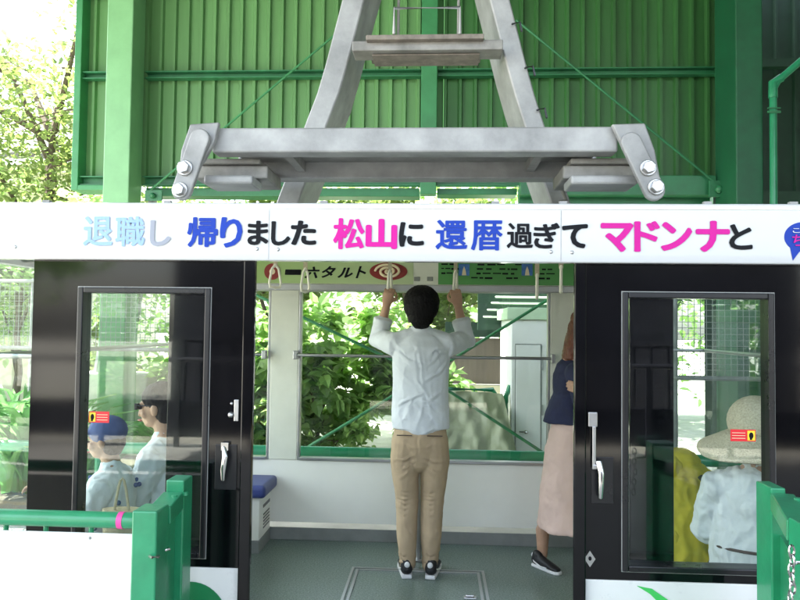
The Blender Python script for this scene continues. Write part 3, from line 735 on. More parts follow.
# tarpaulin mound
def tarp():
    nx, nz = 90, 56; v = []; f = []
    for j in range(nz+1):
        for i in range(nx+1):
            u = i/nx; w = j/nz
            xl = P(436-12*(1-w), 420, 6.6).x; xr = P(506+20*(1-w), 420, 6.6).x
            x = xl + (xr-xl)*u; z = -.06 + w*(P(470, 393, 6.6).z+.06-.03*u)
            y = 6.4 + .5*w + .05*mnoise.noise(Vector((x*4, z*2, 1))) + .03*mnoise.noise(Vector((x*12, z*9, 4))) + .022*math.sin(u*17+w*5+3*mnoise.noise(Vector((x*3, z*3, 2))))
            y += .012*(1-2*abs(mnoise.noise(Vector((x*9, z*7, 3))))) 
            v.append((x, y, z + .02*mnoise.noise(Vector((x*6, z*6, 9)))))
    for j in range(nz):
        for i in range(nx): a = j*(nx+1)+i; f.append((a, a+1, a+nx+2, a+nx+1))
    n = len(v); w_ = nx+1
    top = [nz*w_+i for i in range(w_)]
    v += [(v[i][0], 7.3 if k else 6.95, (-.06 if k else v[i][2])) for k in (0, 1) for i in top]
    for i in range(nx):
        f.append((top[i], top[i+1], n+i+1, n+i)); f.append((n+i, n+i+1, n+w_+i+1, n+w_+i))
    f.append(tuple([j*w_ for j in range(nz+1)] + [n, n+w_]))
    f.append(tuple([j*w_+nx for j in range(nz+1)] + [n+nx, n+w_+nx])[::-1])
    o = MB().add(v, f).build('tarpaulin', 'tarp', smooth=True)
    return tag(o, 'creased olive green tarpaulin draped over a pile beside the white shed', 'tarpaulin')
tarp()
# white shed with double door
sh = thing('white_shed', label='white utility shed with panelled door beyond the cabin window', cat='shed')
sy = 6.9; sx0 = P(511, 400, sy).x; sx1 = P(575, 400, sy).x+.4; sz = P(530, 320, sy).z
MB().box((sx0, sy, -.06), (sx1, sy+1.2, sz)).build('body', 'shed', sh, bevel=.01)
MB().box((sx0-.05, sy-.06, sz+.002), (sx1+.05, sy+1.25, sz+.12)).build('roof', mat('pale_green_paint', (.5, .65, .45), .5), sh, bevel=.01)
d0 = P(516, 342, sy).x; d1 = P(541, 342, sy).x; dz = P(530, 345, sy).z
dr = MB().box((d0, sy-.012, -.02), (d1-.004, sy-.001, dz)).build('door', 'shed', sh, bevel=.004)
MB().box((d0-.008, sy-.006, -.02), (d0-.002, sy-.001, dz+.01)).box((d1, sy-.006, -.02), (d1+.006, sy-.001, dz+.01)).box((d0-.002, sy-.006, dz+.003), (d1, sy-.001, dz+.01)).build('door_gap', 'kick', sh)
q = P(526, 432, sy-.03); MB().ball(q, .02).tube([q, q+Vector((-.06, 0, 0))], .008, 6).build('door_handle', 'chrome', dr)
for py in (365, 410): 
    q = P(542, py, sy); MB().box((q.x-.01, sy-.016, q.z-.05), (q.x+.01, sy-.007, q.z+.05)).build('hinge', 'steel', sh)
# brown wall + white base beyond
bw = thing('timber_wall', label='brown timber wall on a white base behind the tarpaulin', cat='wall')
wy = 9.2; MB().box((P(430, 360, wy).x, wy, P(470, 384, wy).z), (P(640, 360, wy).x, wy+.1, P(470, 338, wy).z)).build('boarding', 'brownwall', bw)
MB().box((P(425, 360, wy).x, wy-.03, -.25), (P(640, 360, wy).x, wy+.12, P(470, 385, wy).z)).build('base', 'housewall', bw)
MB().box((P(445, 360, wy).x, wy-.1, P(470, 337, wy).z), (P(640, 360, wy).x, wy+.3, P(470, 322, wy).z)).build('eaves_board', 'gblack', bw)
# pale pipes under dark green soffit, top right of back window
pp = thing('pipe_rack', label='rack of pale horizontal pipes below the green beam, top right of back window', cat='pipes')
for i, py in enumerate((297, 303, 310, 317)):
    z = P(500, py, 7.8).z; MB().tube([(P(496-i*4, py, 7.8).x, 7.8, z), (P(600, py, 7.8).x, 7.8, z)], .011, 8).build('pipe', 'palepipe', pp, smooth=True)
MB().box((P(478, 300, 8).x, 8.0, P(500, 330, 8).z), (P(640, 300, 8).x, 8.06, P(500, 288, 8).z)).build('backing_panel', 'gblack', pp)
# wire mesh fences
def mesh_fence(x0, x1, z0, z1, Y, lab, step=.05):
    t = thing('mesh_fence', label=lab, cat='fence')
    m_ = MB(); r = .0022
    x = x0
    while x <= x1: m_.box((x-r, Y-r, z0), (x+r, Y+r, z1)); x += step
    z = z0
    while z <= z1: m_.box((x0, Y-.0035-r, z-r), (x1, Y-.0035+r, z+r)); z += step
    m_.build('wire_mesh', 'wire', t)
    for zz in (z0-.02, z1+.02): MB().tube([(x0, Y, zz), (x1, Y, zz)], .018, 8).build('fence_rail', 'galv', t, smooth=True)
    k = max(2, int((x1-x0)/1.3))
    for i in range(k+1):
        x = x0+(x1-x0)*i/k; MB().tube([(x, Y+.03, -.25), (x, Y+.03, z1+.03)], .024, 8).build('fence_post', 'galv', t, smooth=True)
mesh_fence(-8.5, -2.6, P(20, 346, 6.8).z, P(20, 283, 6.8).z, 6.8, 'grey wire mesh fence with pipe posts left of the station column')
mesh_fence(P(676, 300, 6.0).x, 5.2, P(700, 376, 6.0).z, 2.2, 6.0, 'grey wire mesh fence seen through the right cabin window')
# handrail outside left
hr = thing('stair_handrail', label='pale sloping stair handrail among the plants at the left edge', cat='handrail')
MB().tube([P(-60, 489, 4.2)+Vector((0, 1.5, 0)), P(36, 441, 5.7)], .018, 8).build('rail', 'white', hr, smooth=True)
for px, py in ((-20, 468), (30, 444)):
    a = P(px, py, 5.6); MB().tube([a, (a.x, a.y, -.25)], .014, 8).build('rail_post', 'white', hr)
lp = thing('lattice_mast', label='pale leaning steel mast seen through the left cabin window', cat='mast')
for (a, b) in (((98, 372), (112, 285)), ((112, 372), (124, 285)), ((126, 378), (140, 285))):
    MB().tube([P(*a, 7.6), P(a[0]+(b[0]-a[0])*2.2, a[1]+(b[1]-a[1])*2.2, 7.6)], .05, 8).build('mast_leg', 'galv', lp, smooth=True)
a = P(98, 372, 7.6); MB().box((a.x-.3, 7.5, -.25), (a.x+.6, 7.8, a.z)).build('mast_base', 'concrete', lp, bevel=.02)

# house beyond
hs = thing('cream_house', label='cream rendered house behind the trees at far left', cat='house')
MB().box((-16, 15, -.25), (-8.2, 20, 5.0)).build('wall', 'housewall', hs)
MB().prism([(-16.5, 14.5, 5.0), (-7.7, 14.5, 5.0), (-7.7, 17.5, 6.8), (-16.5, 17.5, 6.8)], (0, 0, .15)).build('roof', 'tile', hs)
for x in (-15, -12.6, -10.2):
    o = MB().box((x, 14.97, 2.6), (x+1.2, 14.995, 4)).build('window', 'steel', hs); MB().box((x+.08, 14.955, 2.68), (x+1.12, 14.968, 3.92)).build('pane', 'darkglass', o)

# ------------------------------------------------------------------ plants
LEAF_TREE = leafmat('maple_leaf', [(.1, .17, .04), (.15, .23, .06), (.2, .28, .09), (.12, .19, .05)], .5, 1.35)
LEAF_BUSH = leafmat('broad_leaf', [(.1, .19, .05), (.16, .28, .08), (.25, .36, .14), (.12, .22, .07)], .6)
LEAF_DARK = leafmat('dark_leaf', [(.025, .07, .02), (.05, .11, .03), (.08, .16, .05)], .35)
LEAF_BLADE = leafmat('blade_leaf', [(.06, .18, .05), (.1, .26, .08), (.18, .32, .12)], .4)
def leaves(mb, rng, c, rad, n, size, droop=.3, flat=.5):
    for _ in range(n):
        while True:
            d = Vector((rng.uniform(-1, 1), rng.uniform(-1, 1), rng.uniform(-1, 1)))
            if .15 < d.length < 1: break
        d = d * (d.length ** -.35 if d.length > .2 else 1)
        p = Vector((c[0]+d.x*rad[0], c[1]+d.y*rad[1], c[2]+d.z*rad[2]))
        s = size * rng.uniform(.6, 1.35)
        ax = Vector((rng.gauss(0, 1), rng.gauss(0, 1), rng.gauss(0, flat)-droop)).normalized()
        up = Vector((rng.gauss(0, .5), rng.gauss(0, .5), 1)).normalized(); sd = ax.cross(up)
        if sd.length < .1: continue
        sd.normalize(); nn = sd.cross(ax)
        w = s*.34
        v = [p, p+ax*s*.3+sd*w*.85+nn*s*.06, p+ax*s*.65+sd*w*.75+nn*s*.05, p+ax*s-nn*s*.12, p+ax*s*.65-sd*w*.75+nn*s*.05, p+ax*s*.3-sd*w*.85+nn*s*.06, p+ax*s*.5]
        mb.add(v, [(0, 1, 6), (1, 2, 6), (2, 3, 6), (3, 4, 6), (4, 5, 6), (5, 0, 6)])
def tree(name, base, h, crown, n, size, lab, cat, m_, seed, nl=9, trunk=.1, clumps=46, group=None, lean=(0, 0)):
    rng = random.Random(seed); t = thing(name, base, label=lab, cat=cat, group=group)
    tm = MB(); top = Vector((lean[0], lean[1], h))
    path = [Vector((0, 0, -.05))]
    for i in range(1, 6): path.append(Vector((lean[0]*i/5+rng.uniform(-.05, .05)*h*.3, lean[1]*i/5+rng.uniform(-.05, .05)*h*.3, h*i/5)))
    tm.tube(path, [trunk*(1-.14*i) for i in range(6)], 8)
    cl = []
    for i in range(nl):
        k = rng.uniform(.35, 1); b = path[0].lerp(path[5], k); b = path[min(4, int(k*5))].lerp(path[min(5, int(k*5)+1)], k*5 % 1)
        a = rng.uniform(0, 2*math.pi); r = rng.uniform(.6, 1.0)
        e = top + Vector((math.cos(a)*crown[0]*r, math.sin(a)*crown[1]*r, rng.uniform(-.7, .8)*crown[2]))
        mid = b.lerp(e, .5) + Vector((0, 0, .12*crown[2])) + Vector((rng.gauss(0, .08), rng.gauss(0, .08), 0))*crown[0]
        tm.tube([b, b.lerp(mid, .5), mid, mid.lerp(e, .55)+Vector((0,0,.03)), e], [trunk*.42, trunk*.34, trunk*.25, trunk*.15, trunk*.06], 6)
        cl += [e, mid.lerp(e, .5), b.lerp(e, .5)]
        for _ in range(3):
            s_ = mid.lerp(e, rng.random()); e2 = s_ + Vector((rng.gauss(0, .3)*crown[0], rng.gauss(0, .3)*crown[1], rng.gauss(0, .25)*crown[2]))
            tm.tube([s_, s_.lerp(e2, .5)+Vector((0, 0, .04*crown[2])), e2], [trunk*.14, trunk*.09, trunk*.04], 5); cl.append(e2)
    tm.build('trunk', 'bark', t, smooth=True)
    while len(cl) < clumps:
        a = rng.uniform(0, 2*math.pi); r = math.sqrt(rng.random())
        cl.append(top + Vector((math.cos(a)*crown[0]*r, math.sin(a)*crown[1]*r, rng.uniform(-.9, .9)*crown[2]*math.sqrt(max(.1, 1-r*r)))))
    lm = MB(); per = n // len(cl); cr = min(crown)*.36
    for c in cl: leaves(lm, rng, c, (cr*rng.uniform(.7, 1.4), cr*rng.uniform(.7, 1.4), cr*rng.uniform(.35, .8)), per, size)
    lm.build('crown', m_, t)
    return t
tree('maple_tree', (-6.6, 11.5, -.25), 5.4, (2.6, 2.0, 2.3), 9500, .12, 'tall light green tree with bare grey branches at upper left', 'tree', LEAF_TREE, 11, nl=14, trunk=.16, clumps=80)
tree('maple_tree', (-8.8, 9.6, -.25), 4.0, (1.8, 1.6, 1.4), 4600, .12, 'light green tree at the far left edge behind the mesh fence', 'tree', LEAF_TREE, 23, nl=10, trunk=.11, clumps=60)
tree('roadside_tree', (-5.9, 9.6, -.25), 2.6, (1.5, 1.1, .9), 4600, .12, 'small tree behind mesh fence left of the green column', 'tree', LEAF_BUSH, 31, nl=9, trunk=.07, clumps=50)
tree('roadside_tree', (-2.4, 10.2, -.25), 3.1, (1.7, 1.2, .9), 8500, .13, 'leafy tree below the station wall, seen through left of the cabin', 'tree', LEAF_TREE, 41, nl=10, trunk=.08, clumps=60)
tree('roadside_tree', (-.4, 10.6, -.25), 2.9, (1.6, 1.1, .85), 8500, .13, 'leafy tree beyond cabin window above the man', 'tree', LEAF_TREE, 43, nl=10, trunk=.07, clumps=60)
tree('broadleaf_shrub', (-2.35, 8.0, -.25), 1.15, (.85, .5, .85), 2300, .17, 'broad leaved shrub at the left pillar of the back window', 'shrub', LEAF_BUSH, 51, nl=8, trunk=.035, clumps=34)
tree('broadleaf_shrub', (-1.35, 7.95, -.25), 1.1, (.8, .5, .85), 2400, .175, 'broad leaved shrub in the middle of the back window left of the man', 'shrub', LEAF_BUSH, 57, nl=8, trunk=.035, clumps=36)
tree('broadleaf_shrub', (-.45, 8.3, -.25), 1.2, (.5, .45, .7), 1500, .15, 'broad leaved shrub just behind the standing man', 'shrub', LEAF_BUSH, 59, nl=7, trunk=.03, clumps=30)
tree('broadleaf_shrub', (-3.6, 8.6, -.25), 1.0, (.9, .5, .8), 2600, .14, 'bright shrub behind the left cabin window', 'shrub', LEAF_TREE, 61, nl=7, trunk=.03, clumps=30)
tree('evergreen_tree', (3.6, 12.5, -.25), 3.2, (1.8, 1.2, 1.2), 2600, .16, 'dark tree beyond the timber wall on the right', 'tree', LEAF_DARK, 71, nl=8, trunk=.1, clumps=50)
tree('low_shrub', (-1.95, 7.75, -.25), .55, (.5, .35, .42), 1000, .13, 'low leafy shrub under the left end of the back window', 'shrub', LEAF_BUSH, 91, nl=6, trunk=.02, clumps=24)
tree('low_shrub', (-1.15, 7.8, -.25), .5, (.5, .35, .4), 1000, .12, 'low leafy shrub at the foot of the bushes left of the man', 'shrub', LEAF_BUSH, 92, nl=6, trunk=.02, clumps=24)
tree('low_shrub', (-2.75, 7.9, -.25), .6, (.5, .35, .45), 900, .13, 'low leafy shrub seen past the cream window pillar', 'shrub', LEAF_TREE, 93, nl=6, trunk=.02, clumps=22)
rng = random.Random(77)
def clump(loc, h, n, lab):
    t = thing('blade_plant', loc, label=lab, cat='plant'); m_ = MB()
    for i in range(n):
        a = rng.uniform(0, 2*math.pi); l = h*rng.uniform(.6, 1.15); w = .035*rng.uniform(.7, 1.3); out = rng.uniform(.2, .6)*h
        d = Vector((math.cos(a), math.sin(a), 0)); s_ = Vector((-d.y, d.x, 0)); v = []
        b = Vector((rng.uniform(-.12, .12), rng.uniform(-.12, .12), 0))
        for k in range(6):
            u = k/5; p = b + d*out*u*u + Vector((0, 0, l*(u-.35*u*u*u))); ww = w*math.sin(math.pi*(.12+.86*u))
            v += [p-s_*ww, p+Vector((0, 0, -.012))*1, p+s_*ww]
        f = []
        for k in range(5): f += [(3*k, 3*k+1, 3*k+4, 3*k+3), (3*k+1, 3*k+2, 3*k+5, 3*k+4)]
        m_.add(v, f)
    m_.build('foliage', LEAF_BLADE, t)
k = 0
for (x, y, h, lab) in ((-3.35, 5.6, .95, 'bladed plant nearest the cabin at left edge'), (-3.75, 5.9, 1.0, 'bladed plant cut by the left edge of the photo under the fence rail'),
                       (-2.85, 5.7, .75, 'low bladed plant behind the seated child'), (-4.0, 6.5, 1.0, 'tall bladed plant farthest left at the mesh fence'), (-3.4, 6.3, .95, 'bladed plant in front of the mesh fence behind the left window'),
                       (-2.5, 6.3, .7, 'low bladed plant behind the seated adult')):
    clump((x, y, .1), h*1.1, 75, lab)
hb = MB(); rg = random.Random(9)
for i in range(150): leaves(hb, rg, (rg.uniform(-12, 8), rg.uniform(13.5, 15), rg.uniform(.8, 5.2)), (.9, .5, .7), 90, .2)
tag(hb.build('far_hedge', LEAF_BUSH), 'far mass of leafy trees and hedge filling the view behind the station', 'hedge', kind='stuff')
# trees reflected from behind the photographer
tree('roadside_tree', (-9.5, -9, -.25), 3.4, (2.2, 1.8, 1.5), 2200, .22, 'tree behind the platform reflected in the black cabin panel', 'tree', LEAF_BUSH, 81, nl=8, trunk=.1, clumps=40)

# ------------------------------------------------------------------ people
def head_mesh(mb, c, fwd, up=(0, 0, 1), s=1.0):
    """skull, jaw, nose, ears, brow; fwd = facing direction"""
    c = Vector(c); f = Vector(fwd).normalized(); u = Vector(up).normalized(); r = f.cross(u).normalized(); u = r.cross(f)
    T = Matrix((r, f, u)).transposed()
    def add(off, rad):
        t = MB().ball((0, 0, 0), tuple(k*s for k in rad), 14, 10); mb.add([c + T @ (Vector(off)*s + Vector(v)) for v in t.v], t.f)
    add((0, -.01, .025), (.075, .092, .09)); add((0, .025, -.03), (.06, .062, .078)); add((0, .052, -.075), (.035, .03, .028))
    add((0, .088, -.022), (.013, .02, .024)); add((0, .1, -.035), (.016, .012, .011)); add((0, .075, .022), (.055, .014, .012))
    for k in (-1, 1): add((k*.076, -.005, -.015), (.01, .02, .032)); add((k*.042, .06, -.03), (.024, .02, .024))
    add((0, .084, -.062), (.024, .01, .009))
    return T
def face(parent, c, T, s=1.0):
    c = Vector(c); e = MB()
    for k in (-1, 1): e.ball(c + T @ (Vector((k*.031, .083, .0))*s), (.011*s, .011*s, .007*s), 8, 6)
    e.build('eyes', 'eye', parent); MB().ball(c + T @ (Vector((0, .094, -.062))*s), (.02*s, .02*s, .006*s), 8, 6).build('lips', 'lip', parent)
def hand_mesh(mb, wrist, d, palm_n, thumb_side, grip=1.0, s=1.0):
    """d: along the hand; palm_n: palm faces this way; thumb_side: unit vector toward the thumb"""
    w = Vector(wrist); d = Vector(d).normalized(); t = Vector(thumb_side); t = (t - d*t.dot(d)).normalized(); n = Vector(palm_n); n = (n-d*n.dot(d)-t*n.dot(t)).normalized()
    mb.tube([w, w+d*.045*s, w+d*.085*s], [(.027*s, .016*s), (.037*s, .015*s), (.038*s, .013*s)], 12, side=t)
    for i, (o, L) in enumerate(((.029, .068), (.010, .076), (-.009, .070), (-.027, .055))):
        b = w + d*.085*s + t*o*s; p = [b - d*.01*s]; cur = b; ang = 0
        for j, fr in enumerate((.45, .32, .23)):
            ang += grip*(.55, .75, .6)[j]+.12; dir_ = d*math.cos(ang)+n*math.sin(ang); cur = cur + dir_*L*fr*s*1.05; p.append(cur)
        mb.tube(p, [.0092*s, .0088*s, .008*s, .0068*s], 8, side=t)
    b = w + d*.03*s + t*.026*s
    mb.tube([b-t*.01*s, b+t*.022*s+d*.025*s+n*.012*s, b+t*.026*s+d*.05*s+n*.03*s, b+t*.014*s+d*.068*s+n*.042*s], [.014*s, .0115*s, .0098*s, .008*s], 8)
def shoe(par, heel, fwd, s=1.0, nm='shoe'):
    h = Vector(heel); f = Vector(fwd).normalized(); r = Vector((f.y, -f.x, 0))
    sole = [(-.01, .03), (.05, .035), (.12, .038), (.19, .044), (.24, .038), (.265, .02)]
    sp = [h+f*a*s+r*b*s for a, b in sole] + [h+f*a*s-r*b*s for a, b in sole[::-1]]
    o = MB().prism([(p.x, p.y, h.z+.001) for p in sp], (0, 0, .024*s))
    up = MB().tube([h+Vector((0, 0, .07*s))+f*.02*s, h+f*.07*s+Vector((0, 0, .06*s)), h+f*.14*s+Vector((0, 0, .048*s)), h+f*.21*s+Vector((0, 0, .036*s)), h+f*.24*s+Vector((0,0,.032*s))], [(.036*s, .036*s), (.038*s, .045*s), (.041*s, .034*s), (.042*s, .022*s), (.032*s, .016*s)], 14, side=r)
    up.tube([h+f*.02*s+Vector((0, 0, .05*s)), h+f*.035*s+Vector((0, 0, .1*s))], [(.036*s, .045*s), (.034*s, .045*s)], 14, side=r)
    u = up.build(nm, 'shoe', par, remesh=.006*max(1, s), sm=3)
    o.build('sole', 'sole', u, bevel=.006)
    # white side stripe and heel tab
    st = MB()
    for k in (-1, 1):
        a = h+f*.03*s+r*k*.0385*s+Vector((0, 0, .05*s)); b = h+f*.16*s+r*k*.0425*s+Vector((0, 0, .035*s)); m2 = h+f*.1*s+r*k*.0418*s+Vector((0, 0, .03*s))
        st.tube([b, m2, a, a-f*.02*s-r*k*.01*s+Vector((0, 0, .012*s))], [.003*s, .006*s, .005*s, .003*s], 6)
    st.ball(h-f*.014*s+Vector((0, 0, .085*s)), (.016*s, .009*s, .018*s))
    st.build('shoe_stripe', 'sole', u, smooth=True)

def crease(o, lines, amp=.003, nscale=9.0):
    """evaluate the modifiers, then push cloth folds into the surface along polylines"""
    bpy.context.view_layer.update()
    me = bpy.data.meshes.new_from_object(o.evaluated_get(bpy.context.evaluated_depsgraph_get()))
    o.modifiers.clear(); old = o.data; o.data = me; bpy.data.meshes.remove(old)
    segs = []
    for pts, w, a in lines:
        pts = [Vector(p) for p in pts]; L_ = len(pts)-1
        for i in range(L_): segs.append((pts[i], pts[i+1], w, a, i/L_, 1/L_))
    nrm = [v.normal.copy() for v in me.vertices]
    for v, n in zip(me.vertices, nrm):
        p = v.co; d = 0; best = {}
        for (a, b, w, am, t0, dt) in segs:
            ab = b-a; t = max(0, min(1, (p-a).dot(ab)/ab.length_squared)); q = a+ab*t; r = (p-q)
            wob = mnoise.noise(p*14+Vector((am*900, 0, 0)))*w*.9
            l = r.length
            if l > w*4: continue
            sg = r.z*abs(ab.x)+r.x*abs(ab.z); sg = 1 if sg > 0 else -1
            x = (l*sg+wob)/w; g = (math.exp(-x*x) - .55*math.exp(-(x+1.6)**2)) * (math.sin(math.pi*min(1, max(0, t0+t*dt)))**.5*.85+.15)
            key = (w, am, t0 // 1, a.x > 0)
            if abs(g*am) > abs(d): d = g*am
        nn = mnoise.noise(Vector((p.x*nscale, p.y*nscale, p.z*nscale*.6)))+.5*mnoise.noise(Vector((p.x*nscale*2.3, p.y*nscale*2.3, p.z*nscale*1.2+5)))
        v.co = p + n*(d + amp*(1-2*abs(nn)))
    for p in me.polygons: p.use_smooth = True
# --- standing man, seen from behind
mx, my = P(420.5, 400, 4.27).x, 4.27
man = thing('person', (mx, my, 0), label='man in pale shirt and khaki trousers seen from behind, holding two hanging straps', cat='person')
man.scale = (1.012,)*3
b = MB()
hc = (0, .015, 1.615)
T = head_mesh(b, hc, (0, 1, .12), s=1.0)
b.tube([(0, .0, 1.40), (0, .005, 1.54)], [.052, .053], 14)
b.tube([(0, 0, .80), (0, .0, .95), (0, .01, 1.15), (0, .0, 1.33), (0, 0, 1.42)], [(.15, .1), (.14, .095), (.15, .1), (.155, .095), (.075, .058)], 18)
Jm = {}
for s_ in (-1, 1):
    sh_ = Vector((s_*.165, .0, 1.375)); el = Vector((s_*.275, .2, 1.40)); wr = Vector((s_*.225, .165, 1.605))
    b.tube([Vector((s_*.08, 0, 1.385)), sh_, sh_.lerp(el, .5), el, el.lerp(wr, .35), el.lerp(wr, .8), wr], [.028, .046, .043, .037, .038, .028, .0255], 12)
    hand_mesh(b, wr, (-s_*.18, .0, 1), (0, 1, 0), (-s_, 0, .1), grip=.95, s=.98)
    b.tube([(s_*.085, 0, .82), (s_*.085, .0, .47), (s_*.08, -.01, .1)], [.075, .05, .035], 12)
    Jm[s_] = (sh_, el, wr)
body = b.build('body', 'skin', man, remesh=.0048, sm=2)
face(body, hc, T)
# hair: back of the skull to the nape, short
h = MB()
h.ball((0, .0, 1.632), (.109, .114, .1), 24, 16); h.ball((0, -.035, 1.6), (.106, .08, .095), 24, 16); h.ball((0, -.045, 1.55), (.08, .055, .08), 24, 16); h.ball((0, -.042, 1.505), (.058, .038, .045)); h.ball((0, .055, 1.68), (.08, .055, .045))
for s_ in (-1, 1): h.ball((s_*.08, .0, 1.6), (.02, .05, .06))
h.build('hair', 'hair', man, remesh=.004, sm=3, disp=.007, dscale=.012)
# shirt
s = MB()
s.tube([(0, .0, .875), (0, .0, .93), (0, .0, 1.02), (0, .005, 1.15), (0, 0, 1.28), (0, -.005, 1.36), (0, 0, 1.41), (0, .005, 1.44)],
       [(.174, .127), (.173, .125), (.168, .12), (.165, .118), (.17, .122), (.172, .112), (.12, .085), (.065, .062)], 26, caps=1)
s.tube([(0, -.012, .825), (0, -.01, .84), (0, -.008, .855), (0, -.004, .89)], [(.06, .1), (.105, .113), (.135, .118), (.168, .124)], 26, caps=1)
s.tube([(0, .005, 1.42), (0, .012, 1.482)], [(.07, .069), (.062, .064)], 20, caps=1)
for s_ in (-1, 1): s.tube([(s_*.03, 0, 1.43), (s_*.09, 0, 1.405), (s_*.16, 0, 1.38)], [.05, .055, .06], 16)
for s_ in (-1, 1):
    sh_, el, wr = Jm[s_]; cu_ = el.lerp(wr, .62)
    s.tube([Vector((s_*.09, 0, 1.37)), Vector((s_*.15, .0, 1.368)), sh_.lerp(el, .35), sh_.lerp(el, .7), el+Vector((s_*.005, 0, -.005)), el.lerp(wr, .25), el.lerp(wr, .5)], [.07, .072, .064, .06, .059, .055, .052], 18)
    s.tube([el.lerp(wr, .42), cu_], [.056, .059], 18, caps=1)
so_ = s.build('shirt', 'shirt', man, remesh=.006, sm=5)
CR = []
for s_ in (-1, 1):
    CR += [(((s_*.02, -.12, 1.30), (s_*.09, -.112, 1.345), (s_*.17, -.05, 1.385)), .014, .007), (((s_*.01, -.118, 1.23), (s_*.1, -.1, 1.29), (s_*.17, -.06, 1.345)), .016, .007),
           (((s_*.05, -.116, 1.14), (s_*.12, -.1, 1.19), (s_*.165, -.05, 1.27)), .014, .006), (((s_*.15, -.08, 1.0), (s_*.07, -.118, 1.06), (-s_*.03, -.119, 1.08)), .013, .006),
           (((s_*.13, -.1, .86), (s_*.07, -.12, .95), (s_*.03, -.12, 1.07)), .016, .008), (((s_*.2, .02, 1.44), (s_*.2, .05, 1.36)), .012, .006), (((s_*.27, .2, 1.46), (s_*.2, .12, 1.38)), .012, .006), (((s_*.3, .18, 1.43), (s_*.22, .1, 1.36)), .01, .005)]
CR += [(((0, -.12, 1.37), (.003, -.126, 1.25), (0, -.118, 1.13)), .009, .007), (((.03, -.12, 1.33), (.03, -.122, 1.2)), .01, .004), (((-.02, -.12, 1.16), (.07, -.118, 1.1), (.15, -.08, 1.12)), .013, .006),
       (((-.15, -.07, 1.1), (-.05, -.12, 1.03), (.03, -.12, .98)), .014, .006), (((-.03, -.12, .9), (.0, -.12, 1.0)), .013, .006), (((.1, -.11, .9), (.02, -.12, .86)), .013, .006)]
rgc = random.Random(21)
CR = [(tuple((x+rgc.gauss(0, .014), y, z+rgc.gauss(0, .016)) for x, y, z in q), w_*rgc.uniform(.7, 1.3), a_*rgc.uniform(.45, 1.25)) for q, w_, a_ in CR]
crease(so_, CR, .0045)
# trousers
t = MB()
t.tube([(0, 0, .70), (0, -.01, .78), (0, -.005, .86), (0, 0, .93)], [(.13, .105), (.162, .118), (.156, .11), (.145, .1)], 22)
for s_ in (-1, 1):
    t.tube([(s_*.078, -.01, .80), (s_*.088, -.0, .68), (s_*.084, .005, .56), (s_*.077+.002, .012, .46), (s_*.074, .0, .36), (s_*.071, -.012, .24), (s_*.068, -.01, .13), (s_*.067, -.006, .07)],
           [(.09, .108), (.088, .1), (.076, .086), (.068, .074), (.065, .07), (.06, .064), (.05, .055), (.046, .052)], 18)
tr_ = t.build('trousers', 'khaki', man, remesh=.006, sm=3)
CR = []
rgt = random.Random(12)
for s_ in (-1, 1):
    x = s_*.076
    for z in (.52, .495, .47, .445, .415, .38, .15, .125, .1):
        h_ = rgt.uniform(-.02, .02); CR.append((((x-.06, .0, z+h_), (x-.01, -.06, z-.008), (x+.06, .0, z-h_)), rgt.uniform(.006, .01), rgt.uniform(.004, .0065)))
    CR += [(((s_*.03, -.11, .73), (s_*.08, -.11, .70), (s_*.15, -.06, .69)), .011, .006), (((s_*.03, -.1, .70), (s_*.08, -.1, .65), (s_*.13, -.05, .63)), .012, .005), (((s_*.02, -.1, .76), (s_*.07, -.12, .8)), .01, .005),
           (((s_*.06, -.1, .64), (s_*.12, -.06, .58)), .012, .005), (((x-.05, -.03, .33), (x+.03, -.06, .28), (x+.05, -.02, .24)), .011, .004)]
CR.append((((0, -.13, .86), (0, -.12, .78), (0, -.1, .72)), .008, .006))
crease(tr_, CR, .0028, 11)
pk = MB()
for s_ in (-1, 1):
    pk.box((s_*.088-.045, -.1335, .845), (s_*.088+.045, -.12, .849))
pk.build('pocket_trim', 'brown', man)
shoe(man, (-.068, -.055, 0), (-.12, 1, 0)); shoe(man, (.07, -.055, 0), (.12, 1, 0))
# straps that he holds
for s_ in (-1, 1):
    hx = mx + s_*.21
    q = strap(400, 300, my+.235)  if False else None
    o = MB().box((hx-.012, my+.198, 1.845), (hx+.012, my+.202, ZR-.05)).build('hanging_strap', 'webbing', cab)
    pts = [(0, .14), (-.02, .12), (-.032, .02), (0, 0), (.032, .02), (.02, .12), (0, .14)]
    MB().tube([Vector((hx+x_*.35, my+.2+x_*.5, 1.715+z_)) for x_, z_ in pts], .0085, 8).build('strap_handle', 'plastic', o, smooth=True)

# --- woman by the door, side on
wx, wy_ = .84, 4.42
wom = thing('person', (wx, wy_, 0), label='woman in navy jacket and long pink skirt with folded arms, half hidden by the door', cat='person')
b = MB(); hc = (.1, 0, 1.5); T = head_mesh(b, hc, (1, .1, -.08), s=.95)
b.tube([(.03, 0, 1.3), (.08, 0, 1.43)], [.05, .048], 12)
b.tube([(0, 0, .85), (0, 0, 1.1), (0, 0, 1.25), (0, 0, 1.3)], [(.1, .13), (.09, .12), (.1, .14), (.07, .08)], 16)
for s_ in (-1, 1):
    sh_ = Vector((-.01, s_*.15, 1.24)); el = Vector((.03, s_*.2, 1.01)); wr = Vector((.15, -s_*.02, 1.055+.03*s_))
    b.tube([sh_, el, el.lerp(wr, .5), wr], [.045, .037, .033, .024], 10)
    hand_mesh(b, wr+Vector((.01, -s_*.02, 0)), (.15, -s_*1, .25), (-1, 0, 0), (0, 0, 1), grip=.35, s=.9)
b.tube([(.12, -.1, 1.09), (.07, -.2, 1.115), (.05, -.235, 1.125)], [.033, .026, .024], 10)
hand_mesh(b, (.05, -.235, 1.125), (-1, .05, .3), (0, 1, 0), (.2, 0, 1), grip=.35, s=.9)
